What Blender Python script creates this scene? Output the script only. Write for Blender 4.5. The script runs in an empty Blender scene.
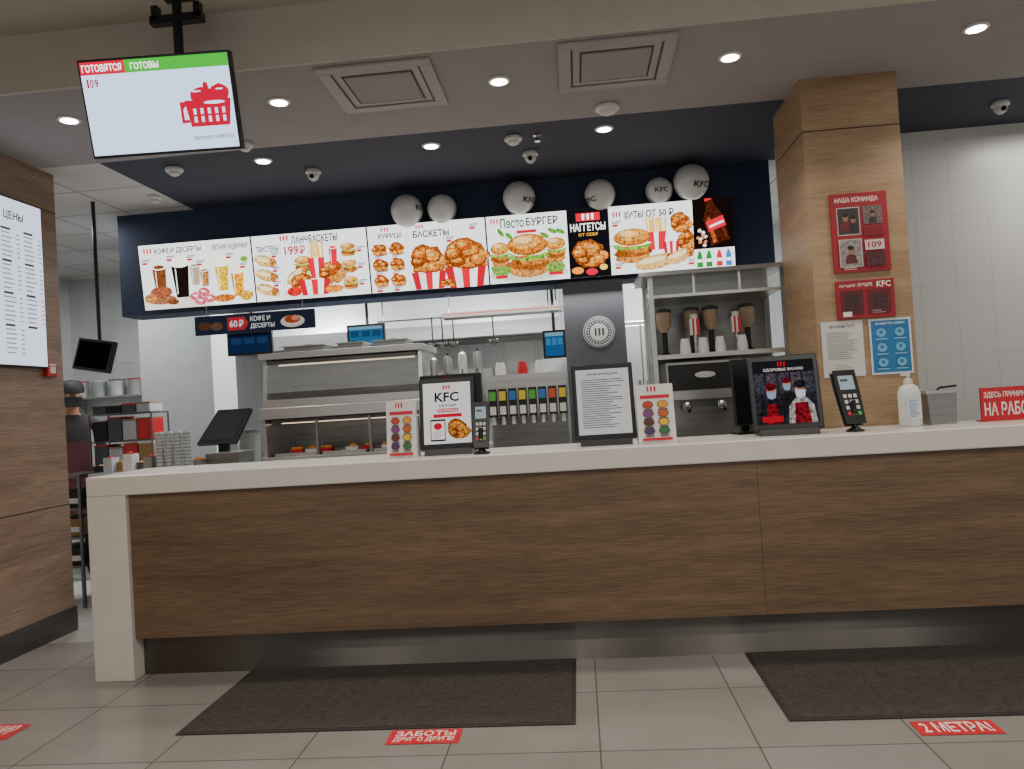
import bpy, math, random
from mathutils import Vector, Matrix
random.seed(7)
R=math.radians
COL=bpy.context.scene.collection
FPX=770.0
CAM=Vector((0,0,1.36)); YAW,PITCH,ROLL=4.8,1.3,3.6
CR=Matrix.Rotation(R(YAW),3,'Z')@Matrix.Rotation(R(90+PITCH),3,'X')@Matrix.Rotation(R(-ROLL),3,'Z')
def ray(u,v): return CR@Vector(((u-512)/FPX,(384.5-v)/FPX,-1))
def P(u,v,Y):
    d=ray(u,v); return CAM+d*(Y/d.y)
def F(u,v,z):
    d=ray(u,v); return CAM+d*((z-CAM.z)/d.z)
def XP(u,v,x):
    d=ray(u,v); return CAM+d*(x/d.x)
def B(u0,v0,u1,v1,Y):
    uc,vc=(u0+u1)/2,(v0+v1)/2
    return P(u0,vc,Y).x,P(u1,vc,Y).x,P(uc,v1,Y).z,P(uc,v0,Y).z
cam=bpy.data.objects.new('camera',bpy.data.cameras.new('camera')); COL.objects.link(cam)
cam.matrix_world=Matrix.Translation(CAM)@CR.to_4x4(); cam.data.sensor_width=36; cam.data.lens=36*FPX/1024; cam.data.clip_start=.05
bpy.context.scene.camera=cam
# ---------------- materials
def lin(h):
    h=h.lstrip('~#'); o=[]
    for i in (0,2,4):
        c=int(h[i:i+2],16)/255; o.append(c/12.92 if c<=.04045 else ((c+.055)/1.055)**2.4)
    return (*o,1)
_mc={}
def noisecol(nt,c,scale,var,det=6):
    tc=nt.nodes.new('ShaderNodeTexCoord'); mp=nt.nodes.new('ShaderNodeMapping'); mp.inputs['Scale'].default_value=scale
    n=nt.nodes.new('ShaderNodeTexNoise'); n.inputs['Scale'].default_value=1; n.inputs['Detail'].default_value=det
    nt.links.new(tc.outputs['Object'],mp.inputs[0]); nt.links.new(mp.outputs[0],n.inputs['Vector'])
    r=nt.nodes.new('ShaderNodeValToRGB'); r.color_ramp.elements[0].position=.3; r.color_ramp.elements[1].position=.7
    r.color_ramp.elements[0].color=tuple(x*(1-var) for x in c[:3])+(1,); r.color_ramp.elements[1].color=tuple(min(1,x*(1+var)) for x in c[:3])+(1,)
    nt.links.new(n.outputs['Fac'],r.inputs[0]); return n,r
def MT(name,col,rough=.5,metal=0.,var=.12,scale=(6,6,6),bump=0.,alpha=None,aniso=0):
    if name in _mc: return _mc[name]
    m=bpy.data.materials.new(name); m.use_nodes=True; nt=m.node_tree; b=nt.nodes['Principled BSDF']
    c=lin(col); b.inputs['Roughness'].default_value=rough; b.inputs['Metallic'].default_value=metal
    b.inputs['Base Color'].default_value=c
    if aniso:
        b.inputs['Anisotropic'].default_value=aniso; b.inputs['Anisotropic Rotation'].default_value=.25
        tg=nt.nodes.new('ShaderNodeTangent'); tg.direction_type='UV_MAP'; tg.uv_map='UVMap'; nt.links.new(tg.outputs[0],b.inputs['Tangent'])
    if alpha is not None: b.inputs['Alpha'].default_value=alpha
    if var or bump:
        n,r=noisecol(nt,c,scale,var); nt.links.new(r.outputs[0],b.inputs['Base Color'])
        if bump:
            bp=nt.nodes.new('ShaderNodeBump'); bp.inputs['Strength'].default_value=bump; bp.inputs['Distance'].default_value=.01
            nt.links.new(n.outputs['Fac'],bp.inputs['Height']); nt.links.new(bp.outputs[0],b.inputs['Normal'])
    _mc[name]=m; return m
def EM(h,s=1.0):
    k='glow_%s_%.2f'%(h,s)
    if k in _mc: return _mc[k]
    m=bpy.data.materials.new(k); m.use_nodes=True; nt=m.node_tree; nt.nodes.clear()
    e=nt.nodes.new('ShaderNodeEmission'); o=nt.nodes.new('ShaderNodeOutputMaterial'); e.inputs[0].default_value=lin(h); e.inputs[1].default_value=s
    if h[0]=='~':
        n,r=noisecol(nt,lin(h),(55,55,55),.75,5); nt.links.new(r.outputs[0],e.inputs[0])
    nt.links.new(e.outputs[0],o.inputs[0]); _mc[k]=m; return m
def PR(h): return MT('print_'+h,h,.45,0,.5 if h[0]=='~' else 0,(70,70,70))
def wood(name,c1,c2,c3,rough=.45):
    m=bpy.data.materials.new(name); m.use_nodes=True; nt=m.node_tree; b=nt.nodes['Principled BSDF']; b.inputs['Roughness'].default_value=rough
    tc=nt.nodes.new('ShaderNodeTexCoord')
    def ns(sc,det,w):
        mp=nt.nodes.new('ShaderNodeMapping'); mp.inputs['Scale'].default_value=sc
        n=nt.nodes.new('ShaderNodeTexNoise'); n.inputs['Scale'].default_value=1; n.inputs['Detail'].default_value=det; n.inputs['Distortion'].default_value=w
        nt.links.new(tc.outputs['Object'],mp.inputs[0]); nt.links.new(mp.outputs[0],n.inputs['Vector']); return n
    a=ns((.8,.8,9),8,.5); f=ns((7,7,150),5,.2)
    mx=nt.nodes.new('ShaderNodeMix'); mx.inputs[0].default_value=.55; nt.links.new(a.outputs[0],mx.inputs[2]); nt.links.new(f.outputs[0],mx.inputs[3])
    r=nt.nodes.new('ShaderNodeValToRGB'); e=r.color_ramp.elements; e[0].position=.34; e[0].color=lin(c1); e[1].position=.66; e[1].color=lin(c3)
    k=e.new(.5); k.color=lin(c2)
    nt.links.new(mx.outputs[0],r.inputs[0]); nt.links.new(r.outputs[0],b.inputs['Base Color'])
    return m
def tiles(name,c1,c2,mortar,w,h,msize,rough,axes='XY',bump=.2,var=.1):
    m=bpy.data.materials.new(name); m.use_nodes=True; nt=m.node_tree; b=nt.nodes['Principled BSDF']; b.inputs['Roughness'].default_value=rough
    tc=nt.nodes.new('ShaderNodeTexCoord'); sp=nt.nodes.new('ShaderNodeSeparateXYZ'); cb=nt.nodes.new('ShaderNodeCombineXYZ')
    nt.links.new(tc.outputs['Object'],sp.inputs[0]); nt.links.new(sp.outputs['XYZ'.index(axes[0])],cb.inputs[0]); nt.links.new(sp.outputs['XYZ'.index(axes[1])],cb.inputs[1])
    br=nt.nodes.new('ShaderNodeTexBrick'); br.offset=0; br.squash=1
    for k,v in (('Color1',lin(c1)),('Color2',lin(c2)),('Mortar',lin(mortar)),('Scale',1),('Mortar Size',msize),('Brick Width',w),('Row Height',h)): br.inputs[k].default_value=v
    nt.links.new(cb.outputs[0],br.inputs['Vector'])
    n=nt.nodes.new('ShaderNodeTexNoise'); n.inputs['Scale'].default_value=3; n.inputs['Detail'].default_value=8; nt.links.new(tc.outputs['Object'],n.inputs['Vector'])
    r=nt.nodes.new('ShaderNodeValToRGB'); r.color_ramp.elements[0].position=.3; r.color_ramp.elements[1].position=.7
    r.color_ramp.elements[0].color=(1-var,1-var,1-var,1); r.color_ramp.elements[1].color=(1,1,1,1); nt.links.new(n.outputs[0],r.inputs[0])
    mx=nt.nodes.new('ShaderNodeMix'); mx.data_type='RGBA'; mx.blend_type='MULTIPLY'; mx.inputs[0].default_value=1
    nt.links.new(br.outputs['Color'],mx.inputs[6]); nt.links.new(r.outputs[0],mx.inputs[7]); nt.links.new(mx.outputs[2],b.inputs['Base Color'])
    if bump:
        bp=nt.nodes.new('ShaderNodeBump'); bp.invert=True; bp.inputs['Strength'].default_value=bump; bp.inputs['Distance'].default_value=.003
        nt.links.new(br.outputs['Fac'],bp.inputs['Height']); nt.links.new(bp.outputs[0],b.inputs['Normal'])
    return m
W_L=wood('wood_wall','#6c5847','#877160','#9c8672'); W_C=wood('wood_counter','#54412e','#6c5641','#7f6852'); W_P=wood('wood_column','#876d51','#9f8362','#b29775')
FLOOR=tiles('floor_tile','#918b85','#8b857f','#5f5954',.6,.6,.0035,.2,'XY',.3,.16)
KFLOOR=tiles('kitchen_floor_tile','#a5a29e','#a09d99','#6c6864',.2,.2,.004,.35)
WTILE=tiles('white_wall_tile','#d0d0cd','#cfcfcc','#bcbdbb',.25,.5,.0025,.3,'XZ',0,.03)
KTILE=tiles('kitchen_wall_tile','#cfd2d0','#cccfcd','#b8bcba',.2,.2,.003,.3,'XZ',0,.03)
CTILE=tiles('ceiling_tile','#d2d2cf','#cdcdca','#9d9d9a',.6,.6,.01,.8)
CREAM=MT('ceiling_cream','#bdb7ac',.85,0,.03); GREYC=MT('ceiling_grey','#9a9694',.85,0,.03); NAVYC=MT('ceiling_navy','#383d4a',.8,0,.05); NAVY=MT('wall_navy','#27344f',.7,0,.06)
GREYW=MT('pale_grey_wall','#a9acab',.7,0,.04); VENT=MT('vent_grey','#9b9793',.5,0,.03)
STONE=MT('white_stone','#d6cfc6',.25,0,.03,(8,8,8)); STEEL=MT('brushed_steel','#b3b3af',.28,.88,.12,(2,2,60)); DSTEEL=MT('dark_steel','#6a6764',.3,.85,.15,(3,3,40))
KICK=MT('kick_steel','#807c77',.4,1,.2,(2.2,1,1),aniso=1); BLACK=MT('black_plastic','#0e0f11',.35,0,.1); MATB=MT('matt_black','#17181a',.7,0,.1)
DGREY=MT('dark_grey_panel','#46484f',.6,0,.08); CHROME=MT('chrome','#c8c8c8',.15,1,0); PLW=MT('white_plastic','#d6d6d2',.4,0,.03)
RED=MT('red_plastic','#b3141f',.4,0,.05); MAT=MT('floor_mat_pile','#37312b',.95,0,.4,(50,50,50),.6); MATR=MT('mat_rubber','#2b2622',.8,0,.1)
BALL=MT('balloon_latex','#dededb',.3,0,.03); CARD=MT('cardboard','#8f7048',.8,0,.12); SKIN=MT('skin','#b98568',.55,0,.06); SHIRT=MT('dark_shirt','#2a2023',.8,0,.15); TROU=MT('dark_trousers','#1a1b20',.8,0,.1)
GLASS=MT('clear_glass','#dfe8ea',.05,0,0,alpha=.15); FOOD=MT('fried_food','#b8742d',.7,0,.4,(40,40,40),.5); DGLASS=MT('dark_glass','#15181b',.08,0,0)
SEAM=MT('dark_seam','#3a2c22',.8,0,0); WSTEEL=MT('light_steel','#c4c5c2',.28,.75,.08,(2,2,40)); MSTEEL=MT('mid_steel','#949593',.28,.8,.18,(2,2,30)); VG=MT('vent_gap','#5c5a58',.7,0,0)
# ---------------- mesh builder
class MB:
    def __init__(s): s.v=[];s.f=[];s.fm=[];s.mats=[];s.sm=[]
    def add(s,vs,fs,m,smooth=False):
        if m not in s.mats: s.mats.append(m)
        i=s.mats.index(m); o=len(s.v); s.v+= [tuple(v) for v in vs]
        for f in fs: s.f.append([o+k for k in f]); s.fm.append(i); s.sm.append(smooth)
        return s
    def box(s,x0,x1,y0,y1,z0,z1,m):
        vs=[(x,y,z) for z in (z0,z1) for y in (y0,y1) for x in (x0,x1)]
        return s.add(vs,[(0,2,3,1),(4,5,7,6),(0,1,5,4),(2,6,7,3),(0,4,6,2),(1,3,7,5)],m)
    def prism(s,pts,a0,a1,m,axis='y',smooth=False):
        n=len(pts)
        def q(p,a): return (p[0],a,p[1]) if axis=='y' else ((a,p[0],p[1]) if axis=='x' else (p[0],p[1],a))
        vs=[q(p,a0) for p in pts]+[q(p,a1) for p in pts]
        return s.add(vs,[list(range(n)),list(range(2*n-1,n-1,-1))]+[(i,(i+1)%n+0,(i+1)%n+n,i+n) for i in range(n)],m,smooth)
    def lathe(s,prof,m,c=(0,0,0),n=20,axis='z'):
        vs=[];fs=[]
        for r,z in prof:
            for k in range(n):
                a=2*math.pi*k/n; x,y=r*math.cos(a),r*math.sin(a)
                if axis=='z': vs.append((c[0]+x,c[1]+y,c[2]+z))
                elif axis=='y': vs.append((c[0]+x,c[1]+z,c[2]+y))
                else: vs.append((c[0]+z,c[1]+x,c[2]+y))
        L=len(prof)
        for i in range(L-1):
            for k in range(n): fs.append((i*n+k,i*n+(k+1)%n,(i+1)*n+(k+1)%n,(i+1)*n+k))
        fs.append(list(range(n))[::-1]); fs.append([(L-1)*n+k for k in range(n)])
        return s.add(vs,fs,m,True)
    def tube(s,pts,r,m,n=8):
        pts=[Vector(p) for p in pts]; vs=[];fs=[]
        for i,p in enumerate(pts):
            t=(pts[min(i+1,len(pts)-1)]-pts[max(i-1,0)]).normalized()
            a=t.cross(Vector((0,0,1))); 
            if a.length<.05: a=t.cross(Vector((0,1,0)))
            a.normalize(); b=t.cross(a); rr=r[i] if isinstance(r,(list,tuple)) else r
            for k in range(n):
                g=2*math.pi*k/n; vs.append(p+a*math.cos(g)*rr+b*math.sin(g)*rr)
        for i in range(len(pts)-1):
            for k in range(n): fs.append((i*n+k,i*n+(k+1)%n,(i+1)*n+(k+1)%n,(i+1)*n+k))
        fs.append(list(range(n))[::-1]); fs.append([(len(pts)-1)*n+k for k in range(n)])
        return s.add(vs,fs,m,True)
    def build(s,name,parent=None,loc=None,rot=None,bev=0,uv=False):
        me=bpy.data.meshes.new(name); me.from_pydata(s.v,[],s.f)
        for m in s.mats: me.materials.append(m)
        for p,i,k in zip(me.polygons,s.fm,s.sm): p.material_index=i; p.use_smooth=k
        me.update()
        if uv:
            ul=me.uv_layers.new(name='UVMap')
            for l in me.loops:
                co=me.vertices[l.vertex_index].co; ul.data[l.index].uv=(co.x+co.y*.1,co.z+co.y*.1)
        o=bpy.data.objects.new(name,me); COL.objects.link(o)
        if parent: o.parent=parent
        if loc is not None: o.location=loc
        if rot: o.rotation_euler=rot
        if any(s.sm):
            try: me.set_sharp_from_angle(angle=R(40))
            except Exception: pass
        if bev:
            b=o.modifiers.new('b','BEVEL'); b.width=bev; b.segments=2; b.limit_method='ANGLE'
        return o
_tc={}
def txt(t):
    if t in _tc: return _tc[t]
    cu=bpy.data.curves.new('t','FONT'); cu.body=t; cu.resolution_u=2; cu.offset=.022; cu.align_x='CENTER'
    o=bpy.data.objects.new('t',cu); COL.objects.link(o)
    dg=bpy.context.evaluated_depsgraph_get(); me=bpy.data.meshes.new_from_object(o.evaluated_get(dg))
    vs=[(v.co.x,v.co.y) for v in me.vertices]; fs=[tuple(p.vertices) for p in me.polygons]
    bpy.data.objects.remove(o); bpy.data.curves.remove(cu); bpy.data.meshes.remove(me)
    if vs:
        x0,x1=min(a for a,b in vs),max(a for a,b in vs); y0,y1=min(b for a,b in vs),max(b for a,b in vs)
        vs=[((a-x0)/(x1-x0),(b-y0)/max(y1-y0,1e-6)) for a,b in vs]
    _tc[t]=(vs,fs); return _tc[t]
class Art(MB):
    def __init__(s,w,h,uw,uh,emit=None,y=0.,flat=False,dy=.0004):
        super().__init__(); s.w,s.h,s.uw,s.uh,s.e,s.y,s.flat,s.dy=w,h,uw,uh,emit,y,flat,dy
    def mt(s,c): return PR(c) if s.e is None else EM(c,s.e)
    def pt(s,a,b):
        x=(a/s.uw-.5)*s.w; z=(.5-b/s.uh)*s.h
        return (x,z,-s.y) if s.flat else (x,s.y,z)
    def poly(s,pts,c,fs=None):
        s.y-=s.dy; s.add([s.pt(*p) for p in pts],fs or [list(range(len(pts)))],s.mt(c)); return s
    def rect(s,a0,b0,a1,b1,c): return s.poly([(a0,b1),(a1,b1),(a1,b0),(a0,b0)],c)
    def disc(s,a,b,rx,ry,c,n=18,jit=0,rot=0):
        ps=[]
        for k in range(n):
            g=-2*math.pi*k/n; j=1+random.uniform(-jit,jit); x,y=rx*j*math.cos(g),ry*j*math.sin(g)
            ps.append((a+x*math.cos(rot)-y*math.sin(rot),b+x*math.sin(rot)+y*math.cos(rot)))
        return s.poly(ps,c)
    def text(s,t,a0,b0,a1,b1,c):
        vs,fs=txt(t)
        if not vs: return s
        return s.poly([(a0+x*(a1-a0),b1+y*(b0-b1)) for x,y in vs],c,fs)
    def rub(s,a0,b0,a1,b1,c):
        w=a1-a0; h=b1-b0; s.text('Р',a0,b0,a1,b1,c)
        return s.rect(a0-w*.3,b0+h*.74,a0+w*.7,b0+h*.84,c)
    def lines(s,a0,b0,a1,b1,n,c,h=.4):
        for k in range(n):
            b=b0+(b1-b0)*k/max(n-1,1); s.rect(a0,b,a0+(a1-a0)*random.uniform(.6,1),b+h,c)
        return s
    def chicken(s,a,b,rx,ry,n=9,cols=('~#a04c14','~#c06c22','~#b05a1a','~#cf8436','~#7a360c')):
        s.disc(a,b,rx*.85,ry*.85,'~#8a4212',14,.15)
        for k in range(n):
            g=k*2.4; q=.25+.55*((k*.618)%1)
            x,y=a+rx*q*math.cos(g),b+ry*q*math.sin(g)
            s.disc(x+rx*.03,y+ry*.06,rx*.38,ry*.34,'~#7a3a10',11,.14); s.disc(x,y,rx*.35,ry*.31,cols[k%5],11,.16)
            s.disc(x-rx*.03,y-ry*.05,rx*.24,ry*.2,'~#c87c30',9,.2); s.disc(x-rx*.08,y-ry*.1,rx*.12,ry*.09,'~#e0a458',8,.25)
        return s
    def bucket(s,a,b,w,h,ch=True):
        if ch: s.chicken(a,b-h*.5,w*.52,h*.42,13)
        T=[-.5,-.3,-.1,.1,.3,.5]; cc=('#b00c26','#e2dfd9','#c8102e','#f2efe9','#b00c26')
        for i in range(5):
            s.poly([(a+T[i]*w*.8,b+h*.5),(a+T[i+1]*w*.8,b+h*.5),(a+T[i+1]*w,b-h*.3),(a+T[i]*w,b-h*.3)],cc[i])
        return s
    def burger(s,a,b,w,h,top='~#c07a2c'):
        s.disc(a,b+h*.36,w*.44,h*.16,'~#b8783a',16,.03); s.disc(a,b+h*.2,w*.48,h*.16,'~#8a4a18',18,.12); s.disc(a+w*.1,b+h*.14,w*.34,h*.1,'~#b8702a',14,.15)
        s.disc(a,b+h*.04,w*.5,h*.1,'~#6a9f34',20,.16); s.disc(a-w*.15,b+h*.02,w*.16,h*.06,'~#c83a28',10,.1); s.disc(a+w*.05,b-h*.02,w*.4,h*.07,'#f0e2b0',14,.12)
        s.disc(a,b-h*.2,w*.46,h*.24,'~#9a5a1c',20,.01); s.disc(a,b-h*.22,w*.43,h*.21,top,20,.01); s.disc(a-w*.04,b-h*.26,w*.34,h*.15,'~#cf9040',16,.03); s.disc(a-w*.1,b-h*.31,w*.2,h*.08,'#e6b878',12,.05)
        return s
    def fries(s,a,b,w,h):
        for k in range(11):
            x=a+(k/10-.5)*w*.8; t=random.uniform(-.15,.15)*w
            s.poly([(x,b),(x+w*.07,b),(x+w*.07+t,b-h*random.uniform(.7,1)),(x+t,b-h*.8)],('#f0c040','#dca028','#e8b438')[k%3])
        s.poly([(a-w*.35,b+h*.5),(a+w*.35,b+h*.5),(a+w*.5,b-h*.25),(a-w*.5,b-h*.25)],'#c8102e')
        return s.poly([(a-w*.08,b+h*.5),(a+w*.08,b+h*.5),(a+w*.12,b-h*.25),(a-w*.12,b-h*.25)],'#f2efe9')
    def cup(s,a,b,w,h,c,lid='#f4f2ee'):
        s.poly([(a-w*.35,b+h*.5),(a+w*.35,b+h*.5),(a+w*.5,b-h*.4),(a-w*.5,b-h*.4)],c)
        s.rect(a-w*.3,b-h*.3,a-w*.24,b+h*.4,lid); s.disc(a,b-h*.42,w*.54,h*.1,lid); return s.disc(a,b-h*.42,w*.4,h*.06,c)
    def wrap(s,a,b,w,h,rot=.4):
        s.disc(a,b,w*.5,h*.3,'~#cfa25c',14,.04,rot); s.disc(a-w*.08,b-h*.07,w*.34,h*.12,'#ecd2a0',10,.1,rot)
        return s.chicken(a+w*.4*math.cos(rot),b+w*.4*math.sin(rot),w*.2,h*.28,5,('#5f9a2a','~#b05a1a','#c83a28','#f0e2c0','~#c06c22'))
    def stripes(s,a,b,w,h,c='#c8102e'):
        for k in range(3): s.poly([(a+k*w/2.6+w*.03,b+h),(a+k*w/2.6+w*.2,b+h),(a+k*w/2.6+w*.23,b),(a+k*w/2.6,b)],c)
        return s
def T(name,label,cat,loc=(0,0,0),rz=0,group=None,rx=0):
    o=bpy.data.objects.new(name,None); COL.objects.link(o); o.empty_display_size=.1
    o.location=loc; o.rotation_euler=(rx,0,rz); o['label']=label; o['category']=cat
    if group: o['group']=group
    return o
def tag(o,label,cat,group=None,kind=None):
    o['label']=label; o['category']=cat
    if group: o['group']=group
    if kind: o['kind']=kind
    return o
def S(name,mb,**k):
    o=mb.build(name,**k); o['kind']='structure'; return o
# ================= ROOM
ZC=3.12; YF=3.95; YB=4.55; ZT=1.095; NY=6.12
XW=-3.5; YWE=5.0
S('floor',MB().box(-6,5,-1.5,4.7,-.1,0,FLOOR))
S('floor',MB().box(-6,5,4.7,8.7,-.1,0,KFLOOR))
S('ceiling',MB().box(-6,5,3.75,4.85,ZC,ZC+.02,GREYC).box(-6,5,3.73,3.75,ZC,ZC+.3,CREAM))
S('ceiling',MB().box(-6,5,-1.5,3.73,ZC+.3,ZC+.34,CREAM))
XD=-3.07
S('ceiling',MB().box(XD,5,4.85,NY+.02,ZC,ZC+.02,NAVYC))
S('ceiling',MB().box(-6,XD,4.85,NY+.02,ZC,ZC+.02,CTILE).box(-6,5,NY+.02,8.7,ZC,ZC+.02,CTILE))
nx0=P(119,255,NY).x; nx1=P(771,200,NY).x; nz0=P(440,293,NY).z
S('wall_front',MB().box(nx0,nx1,NY,NY+.28,nz0,ZC,NAVY))
S('wall_back',MB().box(-6,5,8.6,8.7,0,ZC,KTILE))
S('wall_kitchen_side',MB().box(-6,-5.9,4.9,8.6,0,ZC,KTILE))
S('wall_right',MB().box(nx1-.02,5,5.75,5.85,0,ZC,WTILE))
w=MB().box(XW-.3,XW,.5,YWE,.16,ZC,W_L)
for (u,v) in ((30,205),(30,512)):
    z=XP(u,v,XW).z; w.box(XW,XW+.002,.5,YWE,z-.003,z+.003,SEAM)
S('wall_left',w)
S('baseboard_left',MB().box(XW-.3,XW+.012,.5,YWE+.01,0,.16,DSTEEL))
cx0=P(811,250,4.56).x; cx1=P(909,250,4.56).x
w=MB().box(cx0,cx1,4.56,5.16,0,ZC,W_P)
z=P(850,128,4.56).z; w.box(cx0-.002,cx1+.002,4.558,5.162,z-.003,z+.003,SEAM)
S('wall_column',w)
# ================= COUNTER
lx0=P(90,575,YF).x; lx1=P(129,575,YF).x
c=T('service_counter','long white stone counter with brown wood front and steel kickboard','counter',(lx0,YF,0))
def L(x): return x-lx0
KH=.215
MB().box(0,4.1-lx0,0,YB-YF,ZT-.105,ZT,STONE).build('countertop',c,bev=.006)
MB().box(0,L(lx1),0,YB-YF,0,ZT-.105,STONE).build('end_leg',c,bev=.004)
xs=P(763,540,YF).x
for a,b in ((lx1+.001,xs-.0008),(xs+.0008,4.08)):
    MB().box(L(a),L(b),.03,.07,KH,ZT-.107,W_C).build('front_panel',c)
MB().box(L(lx1)+.002,4.08-lx0,.10,.12,0,KH,KICK).build('kickboard',c,uv=True)
MB().box(L(lx1)+.01,4.08-lx0,.13,.56,.02,ZT-.12,DGREY).build('carcass',c)
# ================= MATS, FLOOR STICKERS
def mat(x0,x1,y0,y1,label):
    t=T('floor_mat',label,'mat',((x0+x1)/2,(y0+y1)/2,0.0),0,'dark entrance mats before the counter')
    w_,d_=(x1-x0)/2,(y1-y0)/2
    m=MB().box(-w_,w_,-d_,d_,.001,.006,MATR); m.build('rubber_border',t,bev=.002)
    MB().box(-w_+.018,w_-.018,-d_+.018,d_-.018,.006,.008,MAT).build('pile_surface',t)
ym1=F(420,654,0).y; ym0=F(390,730,0).y
mat(F(178,737,0).x-.02,F(576,690,0).x,ym0,ym1,'dark rectangular floor mat in the middle of the floor before the counter')
a=F(743,645,0); b=F(790,722,0)
mat(a.x-.02,a.x+1.7,b.y,a.y,'dark rectangular floor mat at the right, cut off by the picture edge')
def sticker(u0,u1,vc,hp,lines_,label,rz=0):
    p=F((u0+u1)/2,vc,0); q0=F(u0,vc,0); q1=F(u1,vc,0); w_=(q1-q0).length; 
    h_=abs(F((u0+u1)/2,vc-hp/2,0).y-F((u0+u1)/2,vc+hp/2,0).y)
    A=Art(w_,h_,100,50,flat=True,y=-.001); A.rect(0,0,100,50,'#c8202a'); n=len(lines_)
    for i,s in enumerate(lines_): A.text(s,8,5+i*42/n,92,5+(i+.85)*42/n,'#f0dcd4')
    o=A.build('floor_sticker',loc=(p.x,p.y,.001),rot=(0,0,rz)); tag(o,label,'floor sticker')
sticker(389,460,737,14,['ЗАБОТЫ','ДРУГ О ДРУГЕ!'],'red floor sticker with two lines of white text below the middle mat')
sticker(914,999,728,14,['2 МЕТРА!'],'red distance floor sticker in front of the right mat')
sticker(-60,17,733,15,['ДИСТАНЦИЯ'],'red floor sticker at the lower left corner')
# ================= CEILING FIXTURES
def spot(x,y,z,e):
    l=bpy.data.lights.new('downlight_beam','SPOT'); l.energy=e; l.spot_size=R(125); l.spot_blend=.8; l.shadow_soft_size=.06; l.color=(1,.94,.87)
    o=bpy.data.objects.new('downlight_beam',l); COL.objects.link(o); o.location=(x,y,z-.04)
def downlight(u,v,label,e=40):
    p=F(u,v,ZC); t=T('downlight',label,'ceiling light',(p.x,p.y,ZC),0,'round recessed ceiling spotlights')
    MB().lathe([(.062,-.001),(.062,-.008),(.048,-.012),(.045,-.004)],PLW,n=24).build('trim_ring',t)
    MB().lathe([(.001,-.0135),(.044,-.0135),(.044,-.0125),(.001,-.0125)],EM('#fff6ea',22),n=20).build('lamp_lens',t)
    spot(p.x,p.y,ZC,e)
for u,v,s in ((69,119,'leftmost spotlight of the grey ceiling band'),(279,101,'spotlight of the grey ceiling band left of the left vent'),(499,80,'spotlight between the two square ceiling vents'),(730,56,'spotlight of the grey ceiling band just left of the wooden column'),(976,27,'spotlight of the grey ceiling band at the far right')):
    downlight(u,v,s)
for u,v,s in ((263,160,'left spotlight of the dark blue ceiling'),(431,145,'middle spotlight of the dark blue ceiling'),(604,128,'right spotlight of the dark blue ceiling')):
    downlight(u,v,s,26)
for u in (313,590,775,985): spot(P(u,630,4.06).x*6.1/4.06,2.0,ZC+.3,60)
for u,v,s in ((385,86,'square ceiling air vent left of the middle spotlight'),(615,63,'square ceiling air vent right of the middle spotlight')):
    p=F(u,v,ZC); t=T('ceiling_vent',s,'vent',(p.x,p.y,ZC),0,'square ceiling vents')
    m=MB(); o_,i_=.3,.235
    for x0,x1,y0,y1 in ((-o_,o_,-o_,-i_),(-o_,o_,i_,o_),(-o_,-i_,-i_,i_),(i_,o_,-i_,i_)): m.box(x0,x1,y0,y1,-.016,-.001,VENT)
    m.build('frame',t,bev=.003)
    MB().box(-.235,.235,-.235,.235,-.003,-.001,VG).build('backing',t)
    q=.224; m=MB()
    for x0,x1,y0,y1 in ((-q,q,-q,-q+.035),(-q,q,q-.035,q),(-q,-q+.035,-q+.035,q-.035),(q-.035,q,-q+.035,q-.035)): m.box(x0,x1,y0,y1,-.010,-.004,VENT)
    m.build('louvre',t)
    MB().box(-.178,.178,-.17,.17,-.016,-.004,GREYC).build('centre_plate',t,bev=.004)
for u,v,s,r in ((174,168,'white smoke detector at the left of the dark blue ceiling',.06),(513,137,'white smoke detector above the middle balloon',.06),(607,106,'round cream smoke detector just inside the dark ceiling edge',.075),(245,143,'small smoke detector beside the hanging television',.05),(155,196,'white smoke detector at the left end of the menu wall',.05)):
    p=F(u,v,ZC); t=T('smoke_detector',s,'smoke detector',(p.x,p.y,ZC),0,'ceiling smoke detectors')
    MB().lathe([(r*.9,-.001),(r,-.006),(r,-.022),(r*.85,-.03)],PLW,n=20).build('base',t)
    MB().lathe([(r*.6,-.03),(r*.62,-.045),(r*.3,-.055),(.002,-.056)],PLW,n=20).build('sensor',t)
for u,v,s in ((313,170,'small white security camera on the dark ceiling left of the balloons'),(530,152,'small white security camera on the dark ceiling above the third balloon'),(1000,102,'dome security camera in the upper right corner')):
    p=F(u,v,ZC); t=T('security_camera',s,'security camera',(p.x,p.y,ZC))
    MB().lathe([(.05,-.001),(.055,-.01),(.055,-.025),(.04,-.03)],PLW,n=20).build('base',t)
    MB().lathe([(.04,-.03),(.042,-.045),(.03,-.068),(.012,-.08),(.001,-.082)],PLW,n=20).build('housing',t)
    MB().lathe([(.016,0),(.016,-.01),(.001,-.011)],DGLASS,c=(0,-.032,-.055),n=12,axis='y').build('lens',t)
p=F(537,135,ZC)
t=T('sprinkler','small ceiling sprinkler right of the middle smoke detector','sprinkler',(p.x,p.y,ZC))
MB().lathe([(.03,-.001),(.03,-.006),(.01,-.012),(.01,-.035),(.02,-.04),(.02,-.043)],CHROME,n=12).build('head',t)
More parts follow.
